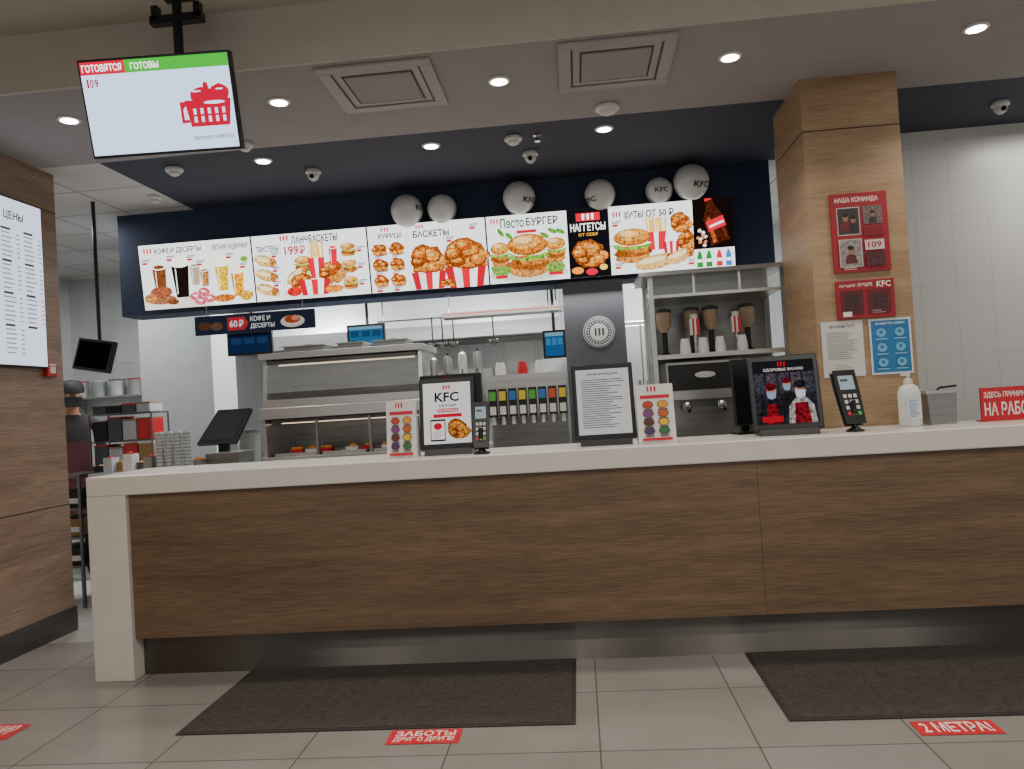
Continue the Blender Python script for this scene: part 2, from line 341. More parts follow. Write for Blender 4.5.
# ================= HANGING TELEVISION
ctr=P(160,105,3.35); dd=(ctr-CAM).dot(CR@Vector((0,0,-1))); tw=148/FPX*dd; th=tw*.6
t=T('hanging_television','order status television hanging from the ceiling, red and green header','television',ctr,R(3.5),rx=R(14))
MB().box(-tw/2-.01,tw/2+.01,0,.045,-th/2-.012,th/2+.012,BLACK).build('casing',t,bev=.004)
A=Art(tw,th,152,88,emit=2.1,y=-.001)
A.rect(0,0,152,88,'#c4d6f6'); A.rect(0,0,46,12,'#b8102e'); A.rect(46,0,152,12,'#2f9e2a')
A.text('ГОТОВЯТСЯ',2,2.5,43,9.5,'#ffffff'); A.text('ГОТОВЫ',52,3,81,9.5,'#ffffff')
A.text('1',5,16,7,24,'#8a1030'); A.text('0',8,16,12,24,'#8a1030'); A.text('9',13,16,17,24,'#8a1030')
RC='#a8082a'; LB='#c4d6f6'
A.disc(121,38,13,8,RC,16,.08); A.disc(139,37,10,9,RC,16,.06); A.poly([(124,38),(130,38),(128,27),(125,25),(123,28)],RC)
A.poly([(106,67),(146,67),(150,42),(102,42)],RC); A.poly([(97,43),(103,43),(103,47),(100,50),(100,60),(105,60),(105,63),(97,63)],RC)
for k in range(5): A.rect(110+k*7.5,50,113+k*7.5,63,LB)
A.rect(108,55.5,145,57.5,RC); A.disc(133,45,11,1.6,LB); A.disc(116,34,5,.8,LB); A.disc(140,33,4,.8,LB)
A.text('ПРИЯТНОГО АППЕТИТА',107,76,149,79.5,'#38384a'); A.build('screen',t)
MB().box(-.12,.12,.045,.08,-.1,.1,BLACK).build('mount_plate',t)
pt=t.location
t=T('television_bracket','black ceiling pole bracket holding the order status television','bracket',(pt.x+.02,pt.y+.165,ZC+.3))
zl=pt.z-(ZC+.3)
MB().tube([(0,0,-.001),(0,0,zl+.05)],.022,BLACK,12).build('pole',t)
MB().box(-.07,.07,-.05,.05,-.02,-.001,BLACK).build('ceiling_plate',t)
zz=P(160,14,3.45).z-(ZC+.3)
MB().box(-.13,.13,-.02,.02,zz-.02,zz+.02,BLACK).box(-.12,-.09,-.02,.02,zz,zz+.07,BLACK).box(.09,.12,-.02,.02,zz,zz+.07,BLACK).build('crossbar',t)
MB().box(-.05,.05,-.06,.03,zl-.06,zl+.06,BLACK).build('joint',t)
# ================= MENU SCREENS
pl=P(141,278,6.0); pr=P(734,232,6.0); zc=(pl.z+pr.z)/2; sw=(pr.x-pl.x)/5; sh=sw*9/16
WBG='#e9ecec'
def menu(i,label,draw):
    t=T('menu_screen',label,'menu screen',(pl.x+sw*(i+.5),6.0,zc),0,'lit menu screens over the kitchen opening',rx=R(7))
    MB().box(-sw/2+.001,sw/2-.001,0,.05,-sh/2,sh/2,BLACK).build('casing',t)
    A=Art(sw-.012,sh-.012,121,68,emit=2.1,y=-.0005,dy=.00012); A.rect(0,0,121,68,WBG); draw(A); A.build('screen',t)
    MB().box(-.2,.2,.05,.066,-.15,.12,BLACK).build('wall_mount',t)
G='#15171c'
def tagp(A,x,y,w=9): A.rect(x,y,x+w,y+.9,'#50545c'); A.rect(x,y+1.6,x+w*.8,y+2.4,'#50545c'); A.rect(x,y+3.2,x+w*.6,y+5.4,'#b80c28')
def m1(A):
    A.stripes(5,4,9,5); A.text('КОФЕ И ДЕСЕРТЫ',17,4,68,11,G); A.text('ЛЕТНИЕ НОВИНКИ',79,5,118,11,G)
    A.rect(75,3,75.4,65,'#b8bcc0'); A.rect(0,57,74,68,'#d4ccc4')
    A.disc(20,58,16,5,'~#8a5a3a'); A.cup(20,38,15,34,'~#6a3a1e','#f3efe8'); A.disc(20,50,12,6,'~#8a4a30'); A.cup(43,38,19,38,'#150c0a','#efe9df'); A.disc(43,20,10,5,'#f6f2ec'); A.disc(8,56,7,5,'~#a8703a'); A.disc(32,61,6,3,'~#6a3a1e')
    for x,y in ((57,57),(66,53),(62,62),(72,60)): A.disc(x,y,6.5,4.5,'~#c85a70'); A.disc(x,y-.5,2,1.3,'#f6e2dc'); A.disc(x-2,y-1.5,1.5,.8,'#f7c4ca')
    A.cup(59,34,11,22,'#a08c78','#f6f2ea'); A.cup(69,38,10,18,'~#a06a38')
    A.cup(88,38,15,30,'~#eca80e'); A.cup(104,46,14,28,'~#e08c0c'); A.disc(88,23,9,5.5,'#f8f0d8'); A.disc(104,32,8,4.5,'#f8f0d8'); A.disc(88,61,12,4,'~#b8651f'); A.disc(112,60,8,5,'~#d89a2c',12,.1); A.disc(113,22,4,3,'#5f9a2a')
    for x,y in ((3,15),(30,13),(52,14),(62,20),(94,15),(108,26)): tagp(A,x,y)
def m2(A):
    A.stripes(30,2,9,5); A.text('ТВИСТЕРЫ',4,11,28,17,G); A.text('ЛАНЧБАСКЕТЫ',42,3,91,11,G); A.text('199',34,13,49,22,'#b80c28'); A.rub(51,13,56,22,'#b80c28')
    A.rect(30,14,30.4,65,'#b8bcc0'); A.rect(93,14,93.4,65,'#b8bcc0')
    for y in (26,41,56): A.wrap(12,y,23,20,.3); tagp(A,20,y-8,8)
    A.burger(53,32,19,18); A.fries(67,34,18,28); A.wrap(46,44,28,22,-.5); A.chicken(82,42,14,13,11); A.chicken(50,50,13,10,10); A.disc(60,62,30,5,'#cfc8c0')
    A.bucket(64,55,34,20,False); A.cup(86,26,9,20,'#c8102e'); A.disc(84,60,10,4,'~#c8742a'); A.disc(42,60,8,5,'~#b8201a')
    for y in (21,38,55): A.burger(102,y,17,14); tagp(A,111,y-2,8)
def m3(A):
    A.stripes(14,2,8,4); A.stripes(50,2,8,4); A.text('КУРИЦА',11,8,36,14,G); A.text('БАСКЕТЫ',47,8,84,15,G); A.rect(40,8,40.4,65,'#b8bcc0')
    for x,y in ((11,24),(29,24),(11,40),(29,40),(11,56),(29,56)): A.chicken(x,y,9,7,7); tagp(A,x-5,y+6,9)
    A.bucket(61,57,36,22); A.chicken(61,36,20,15,14); A.bucket(99,56,42,26); A.chicken(99,33,23,17,18)
    A.chicken(80,63,9,5,6); tagp(A,82,17,8); tagp(A,106,6,9)
def m4(A):
    A.text('Песто',14,3,38,13,'#1f5b24'); A.text('БУРГЕР',40,4,72,12,G); A.disc(40,60,40,7,'#bcc4ae'); A.stripes(4,3,8,5)
    for x in (14,22,58,66,74): A.disc(x,20+random.uniform(-3,3),5,2.2,'~#4e8a28',10,.1,random.random())
    A.disc(14,54,13,6,'~#6a903a',14,.2); A.disc(66,55,13,6,'~#6a903a',14,.2)
    A.burger(12,38,21,26); A.burger(68,37,22,26); A.burger(40,40,44,46,'~#b8681c'); A.rect(30,16,50,19,'#b80c28')
    A.rect(6,60,18,63,'#b80c28'); A.rect(60,60,74,63,'#b80c28')
    A.rect(81,0,121,68,'#0c0d11'); A.rect(90,4,114,12,'#c8102e'); A.stripes(96,5,12,6,'#ffffff')
    A.text('НАГГЕТСЫ',84,14,119,22,'#f4f4f4'); A.text('ОТ СЕБЯ',92,24,111,27,'#e0a030'); A.chicken(101,43,18,15,19); A.disc(89,61,6,3.5,'#f08a20'); A.disc(103,63,6,3.5,'#c8102e'); A.disc(115,59,4,3,'#f0c040')
def m5(A):
    A.stripes(4,6,8,5); A.text('ХИТЫ',15,6,34,13,G); A.text('ОТ 50',37,6,57,13,G); A.rub(60,6,64,13,G)
    A.fries(46,34,20,24); A.chicken(70,20,11,11,13); A.burger(22,39,40,36,'~#b87020'); A.chicken(75,38,10,11,11); A.bucket(60,44,16,18,False)
    A.wrap(44,58,42,24,-.15); A.wrap(68,54,30,20,-.3)
    for x,y in ((3,18),(4,60),(76,61)): tagp(A,x,y-3)
    A.rect(82,0,121,49,'#0e0706'); 
    A.poly([(99,47),(117,41),(110,16),(103,6),(101,-0),(94,2),(95,10),(92,20)],'~#3a150b'); A.poly([(101,44),(105,43),(98,18),(95,20)],'~#8a4420'); A.poly([(113,39),(115,38),(108,17),(106,17)],'#5a2410')
    A.poly([(97,33),(114,27),(111,17),(94,23)],'#c8102e'); A.poly([(98,29),(112,24),(111.3,22),(97.5,27)],'#f2efe9'); A.poly([(94,3),(101,1),(100,-0),(94,0)],'#c8102e')
    for k in range(10): A.disc(random.uniform(84,94),random.uniform(30,46),2,1.8,('#b87850','#e0d8d0')[k%2],5,.2)
    A.rect(82,49,121,68,'#e9ecec')
    for x,c in ((87,'#1f7a2c'),(96,'#1f7a2c'),(106,'#c8102e'),(115,'#2a6ac0')): A.poly([(x-3,67),(x+3,67),(x+2.5,56),(x+.8,51),(x-.8,51),(x-2.5,56)],c); A.rect(x-2.8,59,x+2.8,62,'#f0f0e8')
for i,(l,f) in enumerate((('leftmost menu screen with coffee, desserts and yellow drinks',m1),('second menu screen from the left with wraps and lunch baskets',m2),('middle menu screen with two large striped chicken buckets',m3),('menu screen with three burgers and a black strip at its right',m4),('rightmost menu screen with burger, fries and dark drink picture',m5))): menu(i,l,f)
# ================= BALLOONS
for u,v,r,s,tx in ((407,211,16.5,'leftmost white balloon above the menu screens',(0,72)),(442,209,15,'second white balloon from the left above the menus',None),(519,198,16.5,'white balloon above the burger menu screen',(20,48)),(600,195,15.5,'white balloon just right of the burger menu screen',(25,-50)),(659,191,13.5,'smaller white balloon with black lettering beside the largest one',(8,5)),(691,182,17.5,'largest, rightmost white balloon touching the blue wall',(22,30))):
    rr=r/FPX*5.98; c_=P(u,v,6.11-rr)
    t=T('balloon',s,'balloon',c_,0,'white balloons above the menu screens')
    m=MB(); prof=[]
    for k in range(15):
        g=math.pi*k/14; z=-math.cos(g)*rr*(1.05 if k<7 else 1.0); prof.append((max(.002,rr*math.sin(g)*(1 if k>6 else .98)),z))
    m.lathe(prof,BALL,n=28).build('envelope',t)
    MB().lathe([(.004,-rr*1.03),(.012,-rr*1.03-.014),(.01,-rr*1.03-.018)],BALL,n=10).build('knot',t)
    if tx:
        vs,fs=txt('KFC'); h_=rr*.34; w_=rr*.95; pts=[]
        for x,y in vs:
            X=(x-.5)*w_; Z=(y-.5)*h_; q=math.sqrt(max(rr*rr-X*X-Z*Z,0))+.005; pts.append((X,-q,Z))
        MB().add(pts,fs,PR('#30343c')).build('lettering',t,rot=(R(tx[0]),0,R(tx[1])))
# ================= LEFT PRICE BOARD + call point
e1=XP(46,210,XW+.046); e2=XP(43.5,368,XW+.046); bw=.84; bh=e1.z-e2.z; yr=(e1.y+e2.y)/2
t=T('price_board','large white price list screen on the left wooden wall','price board',(XW+.002,yr-bw/2,(e1.z+e2.z)/2),R(90))
MB().box(-bw/2,bw/2,-.045,-.001,-bh/2,bh/2,BLACK).build('casing',t,bev=.003)
A=Art(bw-.02,bh-.02,100,120,emit=1.6,y=-.046,dy=.0001); A.rect(0,0,100,120,'#d6dff0'); A.text('ЦЕНЫ',59,9,80,16,G)
for cx,rows in ((4,26),(28,26),(54,28),(77,22)):
    for k in range(rows):
        y=22+k*3.3
        if k%7==0: A.rect(cx,y,cx+10,y+1.6,'#30343c')
        else: A.rect(cx,y,cx+random.uniform(8,13),y+.9,'#70767f'); A.rect(cx+16,y,cx+19,y+.9,'#70767f')
A.build('screen',t)
p=XP(47,370,XW)
t=T('fire_call_point','small red fire alarm call point on the left wooden wall','fire alarm',(XW+.001,p.y,p.z),R(90))
MB().box(-.045,.045,-.04,0,-.045,.045,RED).build('case',t,bev=.004); MB().box(-.025,.025,-.043,-.04,-.025,.02,PLW).build('glass',t); MB().box(-.03,.03,-.0425,-.04,.027,.037,PLW).build('label_strip',t)
# ================= COLUMN POSTERS
def flatthing(name,label,cat,u0,v0,u1,v1,Y,uw,uh,draw,thick=.012,frame=None,emit=None,lean=0):
    x0,x1,z0,z1=B(u0,v0,u1,v1,Y); t=T(name,label,cat,((x0+x1)/2,Y,(z0+z1)/2))
    MB().box(-(x1-x0)/2,(x1-x0)/2,-thick,-.001,-(z1-z0)/2,(z1-z0)/2,frame or PLW).build('board',t)
    A=Art(x1-x0,z1-z0,uw,uh,emit=emit,y=-thick-.0003); draw(A); A.build('printed_face',t); return t
def pers(A,x,y,s,shirt):
    A.poly([(x-s*.9,y+s*1.5),(x+s*.9,y+s*1.5),(x+s*.7,y+s*.4),(x+s*.2,y+s*.15),(x-s*.2,y+s*.15),(x-s*.7,y+s*.4)],shirt); A.disc(x,y-s*.35,s*.42,s*.55,'~#9a6a50'); A.disc(x,y-s*.75,s*.46,s*.32,'#1c1516')
def d1(A):
    A.rect(0,0,59,79,'#951826'); A.text('НАША КОМАНДА',5,4,50,10,'#ecd9c8'); A.rect(6,14,30,42,'#b8b0aa'); A.rect(7,15,29,41,'~#3a2c2e'); pers(A,15,27,7,'~#6a1620'); pers(A,23,29,6,'~#2a2226'); A.rect(33,14,53,32,'~#6a5a58'); pers(A,43,24,5,'~#2a2a30')
    A.rect(33,35,53,44,'#7a1018'); A.rect(6,46,30,74,'#b8b2ac'); A.rect(7,47,29,73,'~#8a807c'); pers(A,18,60,7,'~#5a1820'); A.rect(33,48,53,58,'#c8c0ba'); A.text('109',36,50,50,56,'#a31a26'); A.rect(33,61,53,74,'~#4a2226'); A.lines(10,74.5,26,76,2,'#f0e8e0')
flatthing('team_board','tall red team photo board, highest on the wooden column','notice board',831,193,888,272,4.558,59,79,d1,frame=RED)
def d2(A):
    A.rect(0,0,57,38,'#951826'); A.text('ЛУЧШИЙ',3,3,19,6.5,'#ecd9c8'); A.text('ЛУЧШИЕ',21,3,36,6.5,'#ecd9c8'); A.text('KFC',40,2,54,8,'#f2e8de'); A.rect(4,10,26,34,'#5a1a20'); A.rect(30,10,53,34,'#641c22'); A.rect(8,14,22,30,'~#3a2022'); A.rect(34,14,49,30,'~#43262a'); A.rect(5,31,14,36,'#e8e0d8'); A.lines(34,31,48,33,2,'#d8c8c0')
flatthing('award_board','low red award board below the team photo board','notice board',836,280,894,318,4.558,57,38,d2,frame=RED)
def d3(A):
    A.rect(0,0,42,57,'#d2d0ca'); A.text('УВАЖАЕМЫЕ ГОСТИ',8,4,34,7,G); A.lines(5,11,37,38,14,'#8b8b8b',.6); A.lines(12,45,28,50,3,'#8b8b8b',.6)
flatthing('paper_notice','white printed paper notice on the column below the red boards','paper notice',822,321,864,377,4.558,42,57,d3,thick=.003)
def d4(A):
    A.rect(0,0,43,56,'#d4dce0'); A.rect(2,2,41,54,'#2a74a8')
    for i in range(3):
        for j in range(2):
            x,y=12+j*19,14+i*15; A.disc(x,y,5,4.4,'#6fb0d4'); A.disc(x,y-.6,1.8,1.8,'#2f6f9f'); A.rect(x-6,y+6,x+6,y+7,'#94c4dc')
    A.text('ЗАЩИТИ СЕБЯ',6,4,36,6.5,'#e4f1f7')
flatthing('hygiene_poster','blue hygiene poster with round pictograms on the column','poster',870,318,912,374,4.558,43,56,d4,thick=.003)
# ================= ITEMS ON COUNTER
ZI=ZT+.001
def tent(u0,u1,v0,Y,label):
    x0,x1,_,z1=B(u0,v0,u1,440,Y); w_=(x1-x0); h_=z1-ZI
    t=T('menu_card',label,'table card',((x0+x1)/2,Y,ZI),0,'sauce menu cards on the counter')
    hw=w_/2
    MB().prism([(0,0),(.10,0),(.055,h_),(.045,h_)],-hw,hw,PLW,axis='x').build('folded_card',t)
    A=Art(w_*.98,h_,40,66,y=-.001); A.rect(0,0,40,66,'#e0dcd6'); A.stripes(12,2,10,6); A.rect(4,12,36,16,'#c8102e')
    cols=['#b83a1a','#e09a1a','#7a3a7a','#c05a14','#5a2a1a','#d8b020','#4a2a5a','#2a6a3a']
    for k in range(8): A.disc(12+16*(k%2),23+10*(k//2),6,4.6,'#4a3a36'); A.disc(12+16*(k%2),23+10*(k//2),5,3.9,cols[k]); A.rect(7+16*(k%2),28+10*(k//2),17+16*(k%2),29.4+10*(k//2),'#505050')
    A.rect(4,61,36,64,'#c8102e')
    A.build('printed_face',t,loc=(0,.0225,h_/2),rot=(-math.atan2(.045,h_),0,0))
tent(385,415,401,4.12,'sauce menu card left of the tablet with the bucket picture')
tent(637,675,384,4.15,'sauce menu card right of the tablet with the text page')
def stand(name,label,u0,v0,u1,Y,draw,tilt=10,emit=None,uw=57,uh=70,rz=0,backw=0,cat='tablet stand'):
    x0,x1,_,z1=B(u0,v0,u1,440,Y); w_=x1-x0; h_=(z1-ZI)
    t=T(name,label,cat,((x0+x1)/2,Y,ZI),rz)
    MB().prism([(-.02,0),(.2,0),(.2,.012),(.08,.04),(-.01,.035)],-w_*.42,w_*.42,BLACK,axis='x').build('base',t,bev=.002)
    MB().prism([(.03,.02),(.14,.02),(.13,.2),(.07,.24)],-w_*.18,w_*.18,BLACK,axis='x').build('support',t)
    ta=R(tilt); fh=(h_-.03)/math.cos(ta)
    MB().box(-w_/2,w_/2,0,.022,0,fh,BLACK).build('bezel',t,loc=(0,0,.03),rot=(-ta,0,0),bev=.006)
    A=Art(w_-.045,fh-.06,uw,uh,emit=emit,y=-.001,dy=.0002); draw(A); A.build('display',t,loc=(0,math.sin(ta)*fh/2,.03+math.cos(ta)*fh/2),rot=(-ta,0,0))
    if backw:
        MB().box(-w_*.5,w_*.62,.08,.12,.14,h_*1.04,BLACK).build('rear_terminal',t,bev=.006)
        A=Art(w_*.5,.06,60,14,y=.079); A.stripes(20,1,20,12,'#c8102e'); A.build('rear_emblem',t,loc=(0,0,h_*1.04-.04))
    return t
def k1(A):
    A.rect(0,0,57,70,'#e0ddd8'); A.stripes(24,3,9,5); A.text('KFC',14,11,43,22,'#18181c'); A.text('СКАЧАЙ',19,24,39,28,G); A.rect(17,30,42,34,'#c8102e'); A.rect(12,36,46,40,'#c8102e'); A.text('ПРИЛОЖЕНИЕ',18,31,41,33,'#ffffff')
    A.rect(8,42,26,67,'#20242c'); A.rect(9,44,25,65,'#e8e0dc'); A.disc(17,50,5,4,'#c8102e'); A.lines(11,56,23,62,4,'#909090',.7); A.chicken(41,53,14,12,15)
stand('tablet_stand','black tablet stand showing a phone and fried food picture',418,377,474,4.16,k1,9,emit=1.0,backw=1)
def k2(A):
    A.rect(0,0,57,70,'#d6d4d0'); A.text('ИНФОРМАЦИЯ',12,4,45,7,G); A.lines(5,11,52,62,22,'#606064',.9)
stand('tablet_stand','black tablet stand holding a white page of dense text',573,363,635,4.18,k2,9,emit=.8)
def k3(A):
    A.rect(0,0,70,66,'~#26262e')
    for k in range(5): A.rect(1+k*14,12,12+k*14,34,('~#3a3a44','~#4a4248')[k%2])
    A.rect(0,0,70,13,'#1c1a20'); A.stripes(29,1.5,9,5,'#c0102a'); A.text('ЗДОРОВЬЕ ВАЖНО',12,8,58,11.5,'#d6ccc8'); 
    A.poly([(30,54),(28,40),(34,33),(41,33),(47,40),(46,54)],'~#201c20'); A.disc(37.5,26,4.6,6,'~#a87a64'); A.disc(37.5,21.5,5.4,3.2,'~#5a1018'); A.poly([(33,26),(42,26),(41,31),(37.5,32),(34,31)],'#8aa0b4')
    A.poly([(4,66),(6,48),(14,41),(24,41),(32,48),(34,66)],'~#1c1a20'); A.disc(19,33,5.6,7.4,'~#a87a64'); A.disc(19,27.5,6.6,4,'~#5a1018'); A.poly([(13.5,33),(24.5,33),(23.5,39),(19,40.5),(14.5,39)],'#8aa0b4'); A.poly([(13,45),(25,45),(27,66),(11,66)],'~#7a1620')
    A.poly([(36,66),(38,48),(46,40),(58,40),(66,48),(68,66)],'~#9a9290'); A.disc(52,32,6,8,'~#a87a64'); A.disc(52,26,7,4.2,'~#201c20'); A.poly([(46,32),(58,32),(57,39),(52,41),(47,39)],'#c6ced8'); A.poly([(45,45),(59,45),(62,66),(43,66)],'~#7a1620')
    A.rect(6,58,30,64,'#b01828')
stand('checkout_terminal','large black checkout terminal showing masked workers, by the column',752,354,822,4.16,k3,13,emit=1.0,uw=70,uh=66,rz=R(-6),cat='checkout terminal')
x0,x1,_,z1=B(738,358,756,440,4.4)
t=T('checkout_monitor','black slanted back monitor directly behind the large terminal','monitor',((x0+x1)/2+.0,4.44,ZI),R(12))
MB().box(-.06,.09,0,.03,.05,z1-ZI,BLACK).build('panel',t,rot=(R(-4),0,0),bev=.004); MB().box(-.06,.06,-.02,.08,0,.015,BLACK).build('foot',t); MB().box(-.02,.02,.02,.05,.01,.2,BLACK).build('neck',t)
def reader(u0,u1,v0,Y,label,rz):
    x0,x1,_,z1=B(u0,v0,u1,440,Y); w_=min(x1-x0,.115); h_=z1-ZI
    t=T('card_reader',label,'card reader',((x0+x1)/2,Y,ZI),rz,'payment card readers')
    MB().lathe([(.045,0),(.045,.008),(.02,.02),(.013,.03),(.013,h_*.5)],BLACK,n=20,c=(0,.02,0)).build('pedestal',t)
    hh=h_*.9
    MB().prism([(-w_*.42,0),(w_*.42,0),(w_*.5,hh*.6),(w_*.5,hh),(-w_*.5,hh),(-w_*.5,hh*.6)],0,.035,BLACK).build('body',t,loc=(0,0,h_*.14),rot=(R(-20),0,0),bev=.005)
    k=Art(w_*.8,hh*.9,20,40,y=-.001); k.rect(1,2,19,14,'#9db4c0'); k.rect(3,5,12,7,'#38424c')
    for i in range(4):
        for j in range(3): k.rect(2+j*6,18+i*5,6+j*6,21+i*5,'#c9c9c6' if i<3 else ('#c8102e','#e0b030','#3fae3a')[j])
    k.build('keypad',t,loc=(0,math.sin(R(20))*hh/2,h_*.14+math.cos(R(20))*hh/2),rot=(R(-20),0,0))
reader(472,487,402,4.05,'card reader right of the tablet with the bucket picture',0)
reader(841,870,369,4.12,'larger card reader with raised display before the wooden column',R(10))
x0,x1,_,z1=B(898,373,920,420,4.3); p=((x0+x1)/2,4.3,ZI); h_=z1-ZI; r_=(x1-x0)/2
t=T('sanitizer_bottle','white plastic sanitizer bottle with pump beside the steel container','bottle',p)
MB().lathe([(r_*.9,0),(r_,.01),(r_,h_*.62),(r_*.8,h_*.74),(r_*.32,h_*.8),(r_*.32,h_*.82)],PLW,n=24).build('body',t)
MB().lathe([(r_*.4,h_*.8),(r_*.4,h_*.88),(r_*.14,h_*.9),(r_*.14,h_*.96)],PLW,n=16).build('cap',t)
MB().box(-.035,.012,-.008,.008,h_*.95,h_,PLW).build('pump_nozzle',t,bev=.002)
A=Art(r_*1.3,h_*.4,20,30); A.rect(0,0,20,30,'#c8d4dc'); A.lines(3,4,17,26,8,'#6a86a0',1); A.build('paper_label',t,loc=(0,-r_-.001,h_*.35))
x0,x1,_,z1=B(921,391,949,420,4.42); h_=z1-ZI; hw=(x1-x0)/2
t=T('steel_container','small rectangular steel container right of the sanitizer bottle','container',((x0+x1)/2,4.4,ZI))
MB().prism([(-hw*.85,0),(hw*.85,0),(hw,h_),(-hw,h_)],-.07,.07,MSTEEL).build('body',t,bev=.004)
m=MB()
for a in ((-hw-.014,hw+.014,-.084,-.066),(-hw-.014,hw+.014,.066,.084),(-hw-.014,-hw+.004,-.066,.066),(hw-.004,hw+.014,-.066,.066)): m.box(*a,h_-.012,h_+.005,WSTEEL)
m.build('rim',t); MB().box(-hw*.85,hw*.85,-.06,.06,h_-.02,h_-.012,MATB).build('contents',t); MB().tube([(hw*.1,0,h_+.006),(hw*.2,-.02,h_+.018),(hw*1.3,-.03,h_+.024)],.006,MATB).build('tongs_handle',t)
def d5(A): A.rect(0,0,64,32,'#c2202c'); A.text('ЗДЕСЬ ПРИНИМАЮТ',3,4,58,10.5,'#f3e6e0'); A.text('НА РАБОТУ',3,14,60,27,'#f3e6e0')
x0,x1,z0,z1=B(981,387,1045,419,4.35)
t=T('recruitment_sign','red sign with white lettering at the right end of the counter','sign',((x0+x1)/2,4.35,ZI))
hz=P(1000,387,4.35).z-ZI
MB().prism([(0,0),(.07,0),(.065,.006),(.012,.006),(.012,hz),(0,hz)],-(x1-x0)/2,(x1-x0)/2,RED,axis='x').build('holder',t)
A=Art(x1-x0,hz,64,32,y=-.001); d5(A); A.build('printed_face',t,loc=(0,0,hz/2))
# ================= KITCHEN LINE
ZK=.95
def cab(name,label,x0,x1,y0,y1,zt=ZK):
    t=T(name,label,'cabinet',((x0+x1)/2,y0,0)); w_=(x1-x0)/2
    MB().box(-w_,w_,.0,y1-y0,.1,zt-.04,STEEL).build('body',t); MB().box(-w_,w_,-.02,y1-y0,zt-.04,zt,STEEL).build('worktop',t,bev=.003)
    n=max(1,round((x1-x0)/.6))
    for i in range(n):
        a=-w_+2*w_*i/n; b=-w_+2*w_*(i+1)/n
        d=MB().box(a+.01,b-.01,-.018,-.001,.14,zt-.06,STEEL).build('door',t); MB().box(b-.06,b-.045,-.04,-.018,zt-.3,zt-.14,CHROME).build('handle',d)
    MB().box(-w_+.03,w_-.03,.05,y1-y0-.03,0,.1,MATB).build('plinth',t)
xa=P(200,440,5.7).x; xb=P(428,440,5.7).x; xc=P(632,440,5.7).x
xr0=P(650,330,5.3).x; xr1=P(786,330,5.3).x
cab('steel_cabinet','steel base cabinet under the food warmer',xa,xb,5.6,6.3)
cab('steel_cabinet','steel base cabinet under the drinks dispenser',xb+.01,xc-.03,5.6,6.04)
cab('steel_cabinet','steel base cabinet under the coffee machine',min(xr0-.1,xc+.01),xr1+.02,5.2,5.74)
x0,x1,z0,z1=B(260,348,422,450,5.65); w_=(x1-x0)/2; h_=z1-ZK
t=T('food_warmer','two tier stainless food warming cabinet behind the counter','food warmer',((x0+x1)/2,5.65,ZK+.001))
D=.62
m=MB()
for sx in (-w_,w_-.03): m.prism([(0.02,0),(D,0),(D,h_),(.10,h_),(.05,h_*.52),(.0,h_*.5)],sx,sx+.03,WSTEEL,axis='x')
m.box(-w_,w_,D-.02,D,0,h_,MSTEEL); m.build('body',t)
MB().box(-w_-.02,w_+.02,.05,D+.01,h_-.05,h_,WSTEEL).build('top_panel',t,bev=.004)
for z in (.05,h_*.47):
    s_=MB().box(-w_+.03,w_-.03,.0,D-.02,z,z+.03,MSTEEL).build('shelf',t)
    MB().box(-w_,w_,-.02,0.0,z-.03,z+.055,WSTEEL).build('front_rim',s_,bev=.004)
    for k in range(3):
        a=-w_+.06+k*(2*w_-.12)/3; b=a+(2*w_-.12)/3-.02
        tr=MB(); tr.box(a,b,.06,D-.08,z+.03,z+.035,DSTEEL)
        for q in ((a,a+.008,.06,D-.08),(b-.008,b,.06,D-.08),(a,b,.06,.068),(a,b,D-.088,D-.08)): tr.box(*q,z+.03,z+.075,WSTEEL)
        tr.build('tray',s_)
for z in (h_*.40,h_-.085):
    MB().box(-w_+.04,w_-.04,.08,D-.1,z,z+.025,DSTEEL).build('heat_lamp_housing',t)
    MB().box(-w_+.08,w_-.08,.2,.22,z-.008,z,EM('#ffe0c0',1.6)).build('heat_lamp',t)
MB().box(-w_,w_,.03,.05,h_*.50,h_*.60,WSTEEL).build('label_rail',t)
for sx in (-w_*.33,w_*.33): MB().box(sx-.01,sx+.01,.03,.05,h_*.08,h_*.42,MSTEEL).build('divider_post',t)
MB().box(-w_+.03,w_-.03,.055,.06,h_*.66,h_*.90,GLASS).build('glass_guard',t)
wx=(x0+x1)/2
fr=[MT('fried_a','#c07a2c',.7,0,.4,(50,50,50),.5),RED,PLW,FOOD]
k=0
for (fx,zz_) in [(-.42,.086),(-.3,.086),(-.18,.086),(.02,.086),(.14,.086),(.3,.086),(.42,.086),(-.4,h_*.47+.036),(-.26,h_*.47+.036),(-.02,h_*.47+.036),(.1,h_*.47+.036),(.22,h_*.47+.036),(.38,h_*.47+.036)]:
    up=zz_>.2
    t=T('food_carton','red or white food carton on the %s warmer shelf'%('upper' if up else 'lower'),'food carton',(wx+fx,5.65+.18,ZK+zz_+.001),random.uniform(-.2,.2),'cartons on the %s warmer shelf'%('upper' if up else 'lower'))
    MB().prism([(-.035,0),(.035,0),(.05,.06),(-.05,.06)],-.03,.03,fr[1+k%2]).build('box',t)
    m=MB()
    for j in range(6): m.lathe([(.004,-.014),(.016,-.008),(.02,.002),(.012,.013),(.003,.016)],fr[0],c=(random.uniform(-.03,.03),random.uniform(-.018,.018),.065),n=8)
    m.build('filling',t); k+=1
